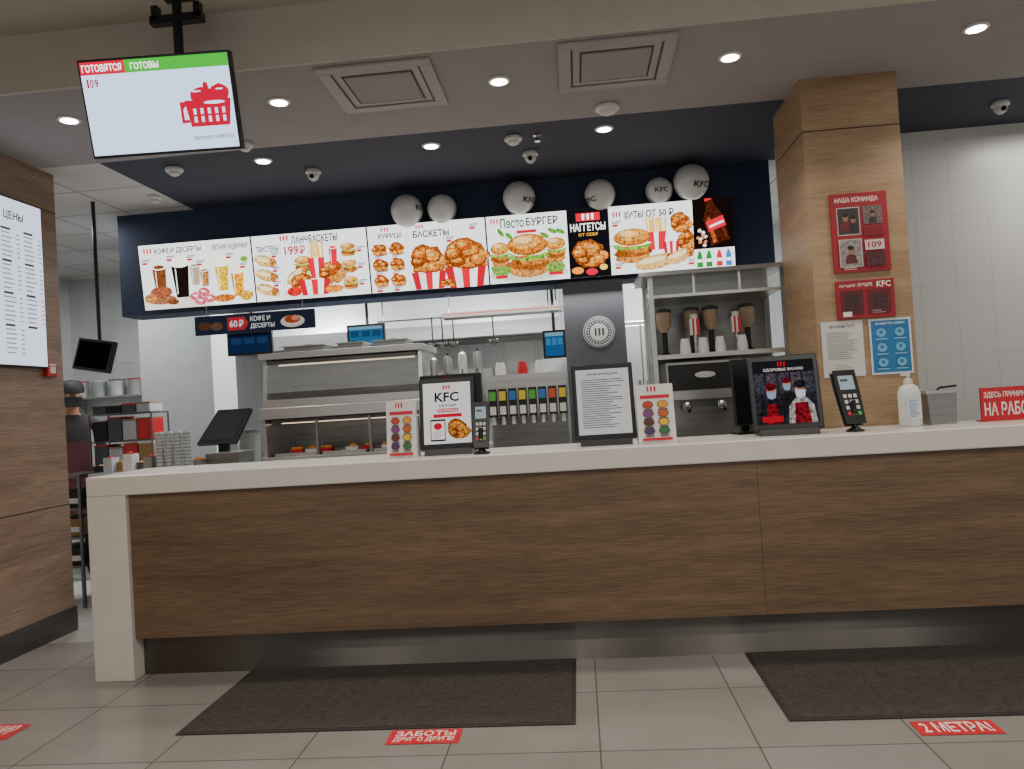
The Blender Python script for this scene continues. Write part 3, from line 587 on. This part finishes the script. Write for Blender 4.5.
for u,w2,s in ((306,.16,'left shallow lidded steel pan on top of the food warmer'),(352,.1,'small lidded steel pan on top of the food warmer'),(392,.13,'right lidded steel pan on top of the food warmer')):
    tp=P(u,345,5.9); t=T('lidded_pan',s,'pan',(tp.x,5.95,ZK+h_+.002))
    MB().box(-w2,w2,-.12,.12,0,.045,MSTEEL).build('pan_body',t,bev=.006); MB().box(-w2-.01,w2+.01,-.13,.13,.045,.055,STEEL).build('lid',t); MB().box(-.03,.03,-.01,.01,.055,.07,BLACK).build('knob',t)
# drinks dispenser
x0,x1,z0,z1=B(488,374,568,432,5.6); w_=(x1-x0)/2; h_=z1-ZK
t=T('drinks_dispenser','stainless drinks dispenser with a row of coloured valves','drinks dispenser',((x0+x1)/2,5.62,ZK+.001))
MB().box(-w_,w_,.12,.4,.0,h_,WSTEEL).box(-w_,w_,.0,.12,h_*.5,h_,WSTEEL).build('body',t,bev=.004)
MB().box(-w_+.01,w_-.01,.115,.119,.05,h_*.49,MSTEEL).build('splash_plate',t)
MB().box(-w_,w_,-.03,.12,0,.05,STEEL).build('drip_tray',t)
MB().box(-w_-.005,w_+.005,-.004,.02,h_*.93,h_+.005,WSTEEL).build('top_trim',t)
cl=['#4fa83a','#d8c030','#2f6fb0','#d8c030','#4fa83a','#2f6fb0','#c8502a','#d8c030']
n=8
for i in range(n):
    x=-w_+(i+.5)*2*w_/n
    v_=MB().box(x-w_/n*.8,x+w_/n*.8,-.03,0,h_*.5,h_*.84,MATB).build('valve',t,bev=.003)
    MB().box(x-w_/n*.65,x+w_/n*.65,-.033,-.03,h_*.70,h_*.81,PR(cl[i])).build('flavour_label',v_)
    MB().box(x-w_/n*.6,x+w_/n*.6,-.036,-.03,h_*.53,h_*.63,PLW).build('push_plate',v_)
    MB().lathe([(.014,0),(.014,.05),(.022,.06)],PLW,c=(x,-.012,h_*.5-.055),n=10).build('nozzle',v_)
for u,s,m_ in ((500,'white cup pile at the left on top of the drinks dispenser',PLW),(522,'red cup pile on top of the drinks dispenser',RED),(540,'white cup pile at the right on top of the drinks dispenser',PLW)):
    p=P(u,365,5.8); q=T('cup_pile',s,'cups',(p.x,5.82,ZK+h_+.004)); m=MB()
    for j in range(4): m.lathe([(.028,j*.014),(.04,j*.014+.004),(.04,j*.014+.01),(.03,j*.014+.06)],m_,n=16)
    m.build('cups',q)
for i,(u,v0,v1,r_,s) in enumerate(((437,352,376,.038,'steel pitcher left of the tall can group'),(451,350,376,.038,'steel pitcher second from the warmer'),(466,346,376,.038,'white bin with a steel lid beside the pitchers'),(481,345,376,.038,'steel pitcher nearest to the drinks dispenser'))):
    p=P(u,v1+40,5.9); zt=P(u,v0+8,5.9).z; h_=zt-ZK
    t=T('metal_pitcher',s,'pitcher',(p.x,5.9,ZK+.001),R(-90),'containers between warmer and dispenser')
    MB().lathe([(r_,0),(r_*1.02,.02),(r_,h_*.5),(r_*.85,h_*.85),(r_*.9,h_*.95),(r_*.8,h_)],STEEL if i!=2 else PLW,n=20).build('body',t)
    MB().lathe([(r_*.85,h_),(r_*.5,h_+.015),(.01,h_+.02),(.01,h_+.035),(.003,h_+.037)],BLACK if i%2 else STEEL,n=16).build('lid',t)
    MB().tube([(r_*.9,0,h_*.85),(r_*1.6,0,h_*.8),(r_*1.6,0,h_*.6),(r_*.95,0,h_*.55)],.006,CHROME).build('handle',t)
br=P(465,318,6.38)
t=T('utensil_rail','steel rail holding the hanging ladles below the menu wall','rail',(br.x,6.385,P(465,316,6.38).z))
MB().tube([(-.75,0,0),(.75,0,0)],.008,CHROME).build('bar',t)
for sx in (-.7,.7): MB().tube([(sx,0,0),(sx,0,nz0-t.location.z)],.006,CHROME).build('hanger',t)
rz_=t.location.z
for u,s in ((432,'hanging ladle nearest the left wire'),(442,'second hanging ladle from the left'),(453,'hanging skimmer in the middle of the rail'),(493,'hanging ladle near the dispenser')):
    p=P(u,330,6.37); q=T('hanging_ladle',s,'ladle',(p.x,6.375,rz_-.01),0,'utensils hanging on the rail')
    MB().tube([(0,0,.02),(0,0,-.2)],.006,BLACK).build('handle',q); MB().lathe([(.01,-.25),(.035,-.235),(.04,-.205),(.037,-.2)],DSTEEL,n=14).build('bowl',q)
x0,x1,z0,z1=B(440,304,562,316,6.05)
t=T('ticket_shelf','narrow steel shelf with a thin red edge line under the middle menus','shelf',((x0+x1)/2,6.1,(z0+z1)/2))
MB().box(-(x1-x0)/2,(x1-x0)/2,0,.2,-.025,.015,WSTEEL).build('board',t)
A=Art(x1-x0,.012,120,5,y=-.001); A.rect(0,0,120,5,'#b86a6c'); A.build('edge_line',t)
for sx in (-1,1): MB().tube([(sx*(x1-x0)*.45,.1,0),(sx*(x1-x0)*.45,.1,nz0-(z0+z1)/2)],.006,CHROME).build('hanger',t)
x0,x1,z0,z1=B(567,290,628,440,6.05)
S('wall_pillar',MB().box(x0,x1,6.06,6.5,0,nz0+.0,DGREY))
p=P(599,332,6.05); t=T('round_badge','round white outlined badge on the dark pillar','badge',(p.x,6.059,p.z))
MB().lathe([(.125,-.001),(.125,-.008),(.12,-.01)],PR('#8f9296'),n=40,axis='y').build('disc',t)
A=Art(.25,.25,100,100,y=-.0105); A.disc(50,50,46,46,'#3c3e44',36); A.disc(50,50,43,43,'#c9cac9',36); A.disc(50,50,40,40,'#54565c',36); A.disc(50,50,28,28,'#c9cac9',36)
for i in range(24):
    g=i*math.pi/12; A.disc(50+34*math.cos(g),50+34*math.sin(g),2.6,2.6,'#c9cac9',6)
A.stripes(36,38,30,24,'#3c3e44'); A.build('emblem',t)
def monitor(u0,v0,u1,v1,Y,label,scr,ztop,rz=0,rx=0,ry=0):
    x0,x1,z0,z1=B(u0,v0,u1,v1,Y); w_,h_=(x1-x0)/2,(z1-z0)/2
    t=T('hanging_monitor',label,'monitor',((x0+x1)/2,Y,(z0+z1)/2),rz,'kitchen order monitors')
    MB().box(-w_,w_,0,.04,-h_,h_,BLACK).build('casing',t,rot=(rx,ry,0),bev=.004)
    A=Art(2*w_-.04,2*h_-.04,40,26,emit=scr[0],y=-.001); A.rect(0,0,40,26,scr[1]); 
    if len(scr)>2:
        A.rect(0,0,40,4,scr[2]); 
        for k in range(3): A.rect(2+k*13,6,12+k*13,14,scr[3])
    A.build('screen',t,rot=(rx,ry,0))
    MB().tube([(0,.07,0),(0,.07,ztop-(z0+z1)/2)],.014,BLACK).build('pole',t); MB().box(-.05,.05,.035,.085,-.05,.05,BLACK).build('joint',t)
monitor(227,331,272,355,6.7,'kitchen monitor with dark blue screen left of the food warmer',(.5,'#1e3460','#101a34','#2c4c80'),ZC)
monitor(347,324,385,348,6.7,'kitchen monitor with light blue screen above the food warmer',(.9,'#2a6a98','#7aa8c0','#1e4a70'),ZC)
monitor(543,330,566,358,6.6,'narrow kitchen monitor with light blue screen left of the dark pillar',(.9,'#1e5a90','#7aa8c0','#3a80b0'),ZC)
monitor(71,339,115,371,5.6,'black monitor on a long pole above the worker at the left',(.15,'#15181e'),ZC,R(-14),R(-10),R(10))
x0,x1,z0,z1=B(196,313,316,332,6.0)
t=T('hanging_sign','narrow black hanging coffee and desserts sign under the menus','sign',((x0+x1)/2,5.98,(z0+z1)/2))
MB().box(-(x1-x0)/2,(x1-x0)/2,0,.015,-(z1-z0)/2,(z1-z0)/2,MATB).build('board',t)
A=Art(x1-x0,z1-z0,120,19,emit=.7,y=-.001); A.rect(0,0,120,19,'#242a3a'); A.disc(10,10,7,4,'#5a3a28'); A.disc(22,11,6,4,'#6a4a38'); A.poly([(33,16),(50,16),(54,9.5),(50,3),(33,3)],'#c0303c'); A.text('60',35,6,43,13,'#ffffff'); A.rub(45,6,49,13,'#ffffff'); A.text('КОФЕ И',56,3,76,8.5,'#e8e8e8'); A.text('ДЕСЕРТЫ',56,10.5,80,16,'#e8e8e8'); A.disc(98,11,12,6,'#d8d0c8'); A.disc(98,9,8,4,'#a8481f'); A.disc(101,8,4,2.5,'#d88a70'); A.build('printed_face',t)
for sx in (-.4,.4): MB().tube([(sx,.008,0),(sx,.008,nz0+.01-(z0+z1)/2)],.003,CHROME).build('wire',t)
# ---------- right coffee station
YS=5.22
zt_=P(715,268,YS).z
t=T('steel_shelving','tall stainless and glass shelving frame around the coffee machine','shelving',((xr0+xr1)/2,YS,ZK+.001)); w_=(xr1-xr0)/2
H0=-ZK-.001
for sx in (-w_,w_-.03):
    for y in (0.0,.47): MB().box(sx,sx+.03,y,y+.03,.0,zt_+H0,WSTEEL).build('post',t)
zs=[P(715,352,YS+.05).z,P(715,292,YS+.05).z]
MB().box(-w_+.03,w_-.03,.0,.5,zs[0]-.03+H0,zs[0]+H0,WSTEEL).build('shelf',t); MB().box(-w_+.03,w_-.03,.0,.5,zs[1]-.02+H0,zs[1]+H0,WSTEEL).build('shelf',t)
MB().prism([(-.06,zt_-.03+H0),(-.04,zt_+H0),(.51,zt_+H0),(.51,zt_-.03+H0)],-w_-.06,w_,WSTEEL,axis='x').build('top_canopy',t)
RP=MT('rear_steel','#8f908e',.3,.75,.2,(3,3,10))
MB().box(-w_+.03,w_-.03,.49,.5,.0,zt_-.03+H0,RP).build('rear_panel',t)
MB().box(-w_+.03,w_-.03,.005,.01,zs[1]+H0,zt_-.03+H0,GLASS).build('front_glass',t)
for k in range(1,3): MB().box(-w_+2*w_*k/3-.008,-w_+2*w_*k/3+.008,.0,.016,zs[1]+H0,zt_-.03+H0,WSTEEL).build('glass_bar',t)
for sx in (-w_+.015,w_-.025): MB().box(sx,sx+.006,.035,.47,.05,zt_-.06+H0,GLASS).build('side_glass',t)
def onsh(u): return P(u,330,5.3).x
x0,x1,z0,z1=B(668,357,746,430,5.24); w_=(x1-x0)/2; h_=zs[0]-.035-ZK
t=T('coffee_machine','steel and black coffee machine on the cabinet right of the pillar','coffee machine',((x0+x1)/2,5.26,ZK+.002))
MB().box(-w_,w_,.1,.42,0,h_*.97,MSTEEL).box(-w_,w_,.0,.1,h_*.55,h_*.97,STEEL).build('body',t,bev=.006)
MB().box(-w_*.95,w_*.95,-.004,.02,h_*.66,h_*.94,BLACK).build('control_panel',t,rot=(0,0,0),bev=.004)
A=Art(w_*.6,h_*.08,40,8,y=-.0045); A.disc(20,4,18,3.4,'#b8b8b4'); A.build('badge_oval',t,loc=(0,0,h_*.82))
MB().box(-w_*.95,w_*.95,-.05,.1,0,.05,DSTEEL).build('drip_tray',t,bev=.004)
for sx in (-w_*.5,w_*.4):
    g=MB().lathe([(.035,0),(.035,.03),(.03,.05)],CHROME,c=(sx,.03,h_*.45),n=18).build('brew_head',t); MB().tube([(sx,.0,h_*.47),(sx,-.08,h_*.44)],.012,BLACK).build('filter_handle',g)
MB().tube([(w_*.85,.0,h_*.6),(w_*.88,-.04,h_*.4),(w_*.88,-.03,h_*.2)],.006,CHROME).build('steam_wand',t)
for u,s in ((684,'white paper cup stack at the left on the shelf over the coffee machine'),(702,'second white paper cup stack over the coffee machine'),(719,'third white paper cup stack over the coffee machine'),(741,'white paper cup stack at the right end over the coffee machine')):
    t=T('cup_stack',s,'cups',(onsh(u),5.29,zs[0]+.001),0,'paper cup stacks over the coffee machine'); m=MB()
    for j in range(3): m.lathe([(.036,j*.014),(.037,j*.014+.004),(.026,j*.014+.075)],PLW,n=18)
    m.build('cups',t)
for i,(u,s) in enumerate(((668,'clear syrup hopper farthest left on the upper part of the shelving'),(697+0,'clear hopper second from the left on the shelving'),(717,'clear hopper third from the left on the shelving'),(755,'clear hopper at the right end of the shelving'))):
    t=T('syrup_hopper',s,'dispenser',(onsh(u),5.52,zs[0]+.001),0,'clear hoppers on the shelving')
    MB().lathe([(.045,.0),(.05,.01),(.02,.03),(.02,.17)],BLACK,n=16).build('stand',t)
    MB().lathe([(.02,.17),(.05,.21),(.052,.31)],MT('cream_syrup','#b8a083',.4,0,.1) if i!=1 else MT('pale_syrup','#9a8468',.4,0,.1),n=18).build('container',t)
    MB().lathe([(.055,.31),(.055,.33),(.02,.34)],DGREY,n=18).build('lid',t)
for u,s in ((696,'left red and white cup sleeve holder on the shelving'),(738,'right red and white cup sleeve holder on the shelving')):
    x=onsh(u); t=T('cup_holder',s,'cup holder',(x,5.36,zs[0]+.13),0,'red and white cup holders')
    A=MB()
    for j,(a_,b_) in enumerate(((-.03,-.018),(-.018,-.004),(-.004,.008),(.008,.03))): A.box(a_,b_,-.03,.03,0,.11,PLW if j%2==0 else RED)
    A.build('box',t); MB().lathe([(.024,.11),(.028,.14),(.029,.142)],PLW,n=14).build('cups',t); MB().box(-.006,.006,-.01,.01,-.128,0,WSTEEL).build('bracket',t)
t=T('milk_jug','steel milk jug left of the coffee machine','jug',(P(655,420,5.3).x,5.34,ZK+.002),R(-60)); h=.24
MB().lathe([(.034,0),(.038,.02),(.038,h*.7),(.026,h*.85),(.03,h)],CHROME,n=20).build('body',t); MB().tube([(.034,0,h*.75),(.052,0,h*.7),(.052,0,h*.35),(.036,0,h*.3)],.005,CHROME).build('handle',t)
t=T('water_boiler','small steel water boiler right of the coffee machine','boiler',(P(762,400,5.38).x,5.38,ZK+.002))
MB().lathe([(.055,0),(.06,.03),(.06,.33),(.05,.36)],STEEL,n=22).build('body',t); MB().lathe([(.05,.36),(.03,.385),(.01,.39),(.01,.41)],BLACK,n=16).build('lid',t); MB().tube([(0,-.055,.08),(0,-.095,.08),(0,-.095,.05)],.008,BLACK).build('tap',t)
# ================= LEFT PREP AREA
ZL=P(170,467,5.9).z
px0=P(97,460,5.7).x; px1=xa-.02
cab('steel_cabinet','steel base cabinet under the cup towers at the left',px0,px1,5.6,6.3,ZL)
for i in range(2):
    for j in range(4):
        u=160+j*9; p=P(u,450,5.68+i*.1)
        t=T('cup_tower','tall stack of grey white cups on the left prep table','cups',(p.x,5.68+i*.1,ZL+.001),0,'towers of cups on the prep table')
        m=MB(); n=11
        for q in range(n): m.lathe([(.026,q*.026),(.033,q*.026+.003),(.033,q*.026+.008),(.028,q*.026+.024)],GREYW,n=14)
        m.build('cups',t)
yrk=6.0
x0,x1,_,_=B(90,402,152,465,yrk)
t=T('wire_rack','steel wire rack full of boxes left of the cup towers','rack',((x0+x1)/2,yrk,ZL+.001)); w_=(x1-x0)/2; hr=P(120,414,yrk).z-ZL
for sx in (-w_,w_):
    for y in (0,.26): MB().tube([(sx,y,0),(sx,y,hr)],.008,DSTEEL).build('post',t)
rzs=[.02,hr*.5,hr]
for z in rzs:
    m=MB().tube([(-w_,0,z),(w_,0,z)],.006,DSTEEL).tube([(-w_,.26,z),(w_,.26,z)],.006,DSTEEL)
    for k in range(11): m.tube([(-w_+k*w_/5,0,z),(-w_+k*w_/5,.26,z)],.0035,DSTEEL,6)
    m.build('wire_shelf',t)
rx_=(x0+x1)/2; bc=[CARD,DGREY,PLW,RED,MATB,CARD,GREYW,DGREY]
lb=['brown','dark grey','white','red','black','tan','pale grey','slate']
sh_=['bottom','middle','top']
for si,z in enumerate(rzs):
    for j in range(4):
        i=(si*3+j*5+1)%8; bwid=w_*.45; o=T('food_box','%s box, number %s from the left on the %s rack shelf'%(lb[i],['one','two','three','four'][j],sh_[si]),'box',(rx_-w_+bwid*.62+j*bwid*1.06,yrk+.02,ZL+z+.009),0,'boxes on the wire rack')
        hb=hr*.5*random.uniform(.6,.82) if si<2 else random.uniform(.05,.09); MB().box(-bwid*.48,bwid*.48,0,.2,0,hb,bc[i]).build('carton',o,bev=.004); MB().box(-bwid*.5,bwid*.5,-.004,.204,hb,hb+.012,bc[(i+2)%8]).build('lid',o)
tn=['black','grey','tan','white','dark','steel']
tm=[MATB,GREYW,CARD,PLW,DGREY,STEEL]
for k in range(6):
    u=101+k*10; p=P(u,455,5.8); h=(.05,.11,.07,.13,.06,.1)[k]; m_=tm[k]; y_=5.7 if k%2 else 5.76
    t=T('food_tray','%s small tub of food, %s from the left before the wire rack'%(tn[k],('first','second','third','fourth','fifth','sixth')[k]),'tub',(P(u,455,y_).x,y_,ZL+.001))
    q=MB().box(-.034,.034,-.05,.05,0,.006,m_)
    for a in ((-.034,-.03,-.05,.05),(.03,.034,-.05,.05),(-.03,.03,-.05,-.046),(-.03,.03,.046,.05)): q.box(*a,.006,h,m_)
    q.build('tray_body',t); MB().lathe([(.026,.0062),(.028,h*.8),(.015,h*1.1),(.004,h*1.15)],FOOD if k%2==0 else RED,n=12).build('contents',t)
x0,x1,z0,z1=B(192,392,242,430,5.7)
t=T('till_screen','open black till screen seen from behind left of the food warmer','till',((x0+x1)/2,5.75,max(ZK,ZL)+.001))
w_=(x1-x0)/2
MB().box(-w_*.5,w_*.85,-.08,.2,0,.1,MSTEEL).build('cash_base',t,bev=.006)
MB().box(-w_*.2,w_*.2,.02,.06,.1,.2,BLACK).build('neck',t)
MB().prism([(-w_,.0),(w_*.55,.0),(w_,.28),(-w_*.35,.28)],0,.03,BLACK).build('screen_panel',t,loc=(0,.0,.17),rot=(R(-25),0,0),bev=.004)
MB().prism([(-w_*.8,.03),(w_*.5,.03),(w_*.8,.25),(-w_*.3,.25)],-.002,0,MATB).build('glass',t,loc=(0,.0,.17),rot=(R(-25),0,0))
t=T('steel_bowl','steel bowl with food right of the cup towers','bowl',(P(198,455,5.62).x,5.63,max(ZK,ZL)+.001)); MB().lathe([(.025,0),(.045,.03),(.05,.06),(.046,.058)],STEEL,n=20).build('bowl',t); MB().lathe([(.044,.045),(.035,.07),(.004,.08)],FOOD,n=14).build('food',t)
p=P(232,445,6.12); t=T('paper_bag','white paper bag left of the food warmer','bag',(p.x,6.12,ZK+.001)); MB().prism([(-.06,0),(.06,0),(.065,.2),(.05,.28),(-.05,.28),(-.065,.2)],-.04,.04,PLW).build('bag_body',t); MB().box(-.05,.05,-.006,.006,.28,.31,PLW).build('folded_top',t)
p=P(250,432,6.1); t=T('storage_bin','pale grey container standing against the food warmer','container',(p.x,6.1,ZK+.001)); MB().prism([(-.05,0),(.05,0),(.065,.3),(-.065,.3)],-.06,.06,GREYW).build('bin_body',t,bev=.005); MB().box(-.07,.07,-.065,.065,.3,.32,WSTEEL).build('lid',t)
x0=P(68,520,5.9).x; x1=P(108,520,5.9).x-.02; zt2=P(80,474,5.7).z
t=T('low_shelf_unit','low steel shelf unit in the gap left of the counter','shelf unit',((x0+x1)/2,5.6,0)); w_=(x1-x0)/2
for sx in (-w_,w_-.02):
    for y in (0,.43): MB().box(sx,sx+.02,y,y+.02,0.001,zt2-.001,DSTEEL).build('post',t)
zz3=[.3,.52,.74,zt2-.02]
for z in zz3: MB().box(-w_+.02,w_-.02,0,.45,z,z+.02,DSTEEL).build('shelf',t)
for i,z in enumerate(zz3[:3]):
    for j in range(2):
        o=T('stored_carton','%s carton on the %s shelf of the low unit'%(('brown','dark')[(i+j)%2],('lower','middle','upper')[i]),'carton',((x0+x1)/2-w_*.42+j*w_*.84,5.64,z+.021)); MB().box(-w_*.36,w_*.36,0,.3,0,.13,CARD if (i+j)%2==0 else MATB).build('carton_body',o,bev=.003); MB().box(-w_*.3,w_*.3,-.003,0,.03,.07,PLW).build('paper_label',o)
x0,x1,_,_=B(140,320,212,400,7.0); S('wall_kitchen_pillar',MB().box(x0,x1,7.0,7.5,0,ZC,GREYW))
hx0=P(215,330,7.6).x; hx1=P(560,330,7.6).x; hz=P(400,340,7.4).z
t=T('extractor_hood','long stainless extractor hood at the back of the kitchen','extractor hood',((hx0+hx1)/2,7.6,hz)); w_=(hx1-hx0)/2
MB().prism([(0,0),(.98,0),(.98,.6),(.45,.6),(0,.14)],-w_,w_,WSTEEL,axis='x').build('canopy',t)
MB().box(-w_*.9,w_*.9,.2,.8,-.01,-.001,DSTEEL).build('grease_filter',t)
MB().box(-.3,.3,.55,.95,.6,ZC-hz-.001,STEEL).build('duct',t)
cab('steel_cabinet','long back kitchen worktop under the extractor hood',hx0,hx1,7.9,8.55)
t=T('deep_fryer','steel deep fryer bank on the back kitchen worktop','fryer',((hx0+hx1)/2-.1,8.0,ZK+.001))
MB().box(-1.1,1.1,0,.5,0,.4,STEEL).build('body',t,bev=.01); MB().box(-1.08,1.08,.42,.5,.4,.8,WSTEEL).build('splash_back',t)
for sx in (-.8,-.27,.27,.8):
    MB().box(sx-.2,sx+.2,-.006,0,.18,.34,BLACK).build('control_panel',t); MB().box(sx-.18,sx+.18,.05,.38,.4,.5,DSTEEL).build('fry_basket',t); MB().tube([(sx,.05,.48),(sx,-.15,.58)],.012,BLACK).build('basket_handle',t)
for u,v,s in ((128,345,'left white notice sheet on the back kitchen wall'),(420,362,'white notice sheet on the back wall near the ladles'),(520,352,'white notice sheet on the back wall above the drinks dispenser')):
    p=P(u,v,8.58); o=MB().box(-.15,.15,-.006,-.001,-.2,.2,PLW).build('notice_sheet',loc=(p.x,8.6,p.z)); tag(o,s,'notice')
x0=P(590,400,7.8).x; x1=P(700,400,7.8).x
t=T('upright_fridge','tall stainless fridge at the back right of the kitchen','fridge',((x0+x1)/2,7.8,0)); w_=(x1-x0)/2
MB().box(-w_,w_,0,.75,0.02,2.1,STEEL).build('body',t,bev=.01)
for a,b in ((-w_+.01,-.005),(.005,w_-.01)):
    d=MB().box(a,b,-.04,-.001,.15,2.05,WSTEEL).build('door',t,bev=.008); MB().box(-.05 if a<-.1 else .03,-.03 if a<-.1 else .05,-.08,-.04,.9,1.5,CHROME).build('handle',d)
# ================= WORKER
def worker(loc,rz):
    root=T('person','worker in dark cap and dark red shirt behind the left wall','person',loc,rz)
    V=[];E=[];Rr=[]
    def add(p,r,par=None):
        V.append(p);Rr.append(r); i=len(V)-1
        if par is not None: E.append((par,i))
        return i
    pel=add((0,0,.95),(.15,.11)); w1=add((0,0,1.1),(.135,.1),pel); ch=add((0,.0,1.28),(.16,.115),w1); sh=add((0,.01,1.42),(.13,.085),ch); nk=add((0,.0,1.5),(.055,.055),sh); h0=add((0,-.015,1.57),(.06,.07),nk); h1=add((0,-.02,1.65),(.078,.098),h0); h2=add((0,-.015,1.72),(.07,.085),h1); add((0,-.01,1.76),(.04,.05),h2)
    for s in (-1,1):
        a=add((s*.19,.01,1.41),(.055,.055),sh); b=add((s*.23,-.02,1.14),(.043,.043),a); c_=add((s*.18,-.24,1.06),(.033,.03),b); d=add((s*.165,-.30,1.06),(.036,.018),c_)
        for k in range(4):
            f=add((s*.165+(k-1.5)*.019,-.345,1.06),(.0095,.0095),d); g=add((s*.165+(k-1.5)*.02,-.37-.006*(k in(1,2)),1.045),(.0085,.0085),f)
        th=add((s*.165-s*.04,-.31,1.055),(.01,.01),d); add((s*.165-s*.05,-.335,1.045),(.009,.009),th)
        l=add((s*.09,0,.86),(.09,.09),pel); kn=add((s*.1,-.01,.5),(.06,.06),l); an=add((s*.1,.02,.1),(.045,.045),kn); add((s*.105,-.08,.05),(.045,.035),an)
    me=bpy.data.meshes.new('body'); me.from_pydata(V,E,[]); o=bpy.data.objects.new('body_src',me); COL.objects.link(o)
    m=o.modifiers.new('s','SKIN'); m.use_smooth_shade=True
    for i,r in enumerate(Rr): me.skin_vertices[0].data[i].radius=r
    me.skin_vertices[0].data[0].use_root=True
    o.modifiers.new('u','SUBSURF').levels=2
    dg=bpy.context.evaluated_depsgraph_get(); m2=bpy.data.meshes.new_from_object(o.evaluated_get(dg)); bpy.data.objects.remove(o)
    for x in (SKIN,SHIRT,TROU,MATB): m2.materials.append(x)
    for p in m2.polygons:
        z=p.center.z; y=p.center.y
        p.material_index=3 if z<.1 else (2 if z<.98 else (0 if (z>1.49 or y<-.12 and z<1.2) else 1)); p.use_smooth=True
    b=bpy.data.objects.new('body',m2); COL.objects.link(b); b.parent=root
    MB().lathe([(.104,1.69),(.108,1.72),(.1,1.77),(.07,1.80),(.01,1.81)],MATB,c=(0,-.015,0),n=24).prism([(-.08,-.1),(-.06,-.17),(0,-.19),(.06,-.17),(.08,-.1)],1.69,1.70,MATB,axis='z').build('cap',root)
    MB().prism([(-.05,1.57),(.05,1.57),(.06,1.64),(-.06,1.64)],-.125,-.09,MT('mask_fabric','#2a2c30',.7)).build('face_mask',root,bev=.01)
    for s in (-1,1):
        MB().lathe([(.002,-.008),(.012,-.004),(.012,.004),(.002,.008)],PLW,c=(s*.033,-.108,1.665),n=12,axis='y').build('eye',root)
        MB().lathe([(.005,0),(.02,.003),(.022,.015),(.005,.02)],SKIN,c=(s*.083-.01,-.01,1.65),n=10,axis='x').build('ear',root)
    MB().prism([(-.12,.6),(.12,.6),(.13,1.25),(-.13,1.25)],-.155,-.145,MT('apron','#4a1a20',.8)).build('apron',root)
pp=P(71,392,6.62); worker((pp.x,6.62,0),R(40))
t=T('wall_shelf','steel wall shelf with stacked tubs at the far left of the kitchen','shelf',(P(120,400,8.3).x,8.3,P(120,395,8.3).z))
MB().box(-.7,.5,0,.28,-.02,0,STEEL).build('board',t)
for sx in (-.6,.4): MB().prism([(0.02,-.02),(.28,-.02),(.28,-.2)],sx,sx+.02,STEEL,axis='x').build('bracket',t)
tz=t.location.z
for k in range(5):
    o=T('plastic_tub','%s plastic tub on the far wall shelf'%['leftmost','second','middle','fourth','rightmost'][k],'tub',(t.location.x-.55+k*.22,8.44,tz+.001),0,'tubs on the far wall shelf')
    MB().lathe([(.07,0),(.085,.16),(.09,.17)],(PLW,GREYW)[k%2],n=18).build('tub_body',o); MB().lathe([(.09,.17),(.09,.185),(.01,.19)],(RED,PLW,DGREY)[k%3],n=18).build('lid',o)
# ================= LIGHTS
def area(loc,sx,sy,e,col=(1,.96,.9),rx=0):
    l=bpy.data.lights.new('panel_or_fill_light','AREA'); l.shape='RECTANGLE'; l.size=sx; l.size_y=sy; l.energy=e; l.color=col
    o=bpy.data.objects.new('panel_or_fill_light',l); COL.objects.link(o); o.location=loc; o.rotation_euler=(rx,0,0)
for x,y,s in ((-2.6,7.3,'left'),(-.9,7.1,'middle'),(.9,7.2,'right')):
    t=T('kitchen_light_panel','square lit ceiling panel at the %s of the kitchen'%s,'ceiling light',(x,y,ZC)); MB().box(-.3,.3,-.3,.3,-.02,-.001,PLW).build('frame',t); MB().box(-.27,.27,-.27,.27,-.024,-.02,EM('#f4f8ff',5)).build('diffuser',t)
    area((x,y,ZC-.05),.55,.55,85,(.95,.98,1))
area((-4.2,6.2,ZC-.05),.55,.55,45,(.95,.98,1))  # added fill for the far left kitchen; no panel hangs here
area((0,6.75,2.2),4.5,.3,20,(1,.97,.92)); area((-.2,5.95,2.18),4.0,.1,20,(1,.97,.92))  # bare area lights at menu bottom height, well below the ceiling, without fixtures
area((-1.5,.8,3.3),2.5,1.2,52,(1,.94,.86)); area((2,.8,3.3),2.5,1.2,52,(1,.94,.86))  # unseen soft fill added on the dining side to brighten the counter front
area((3.6,5.2,3.05),.8,.3,18)  # bare area light before the right tiled wall, without a fixture
wd=bpy.data.worlds.new('w'); bpy.context.scene.world=wd; wd.use_nodes=True; wd.node_tree.nodes['Background'].inputs[0].default_value=(1,.965,.93,1); wd.node_tree.nodes['Background'].inputs[1].default_value=.45
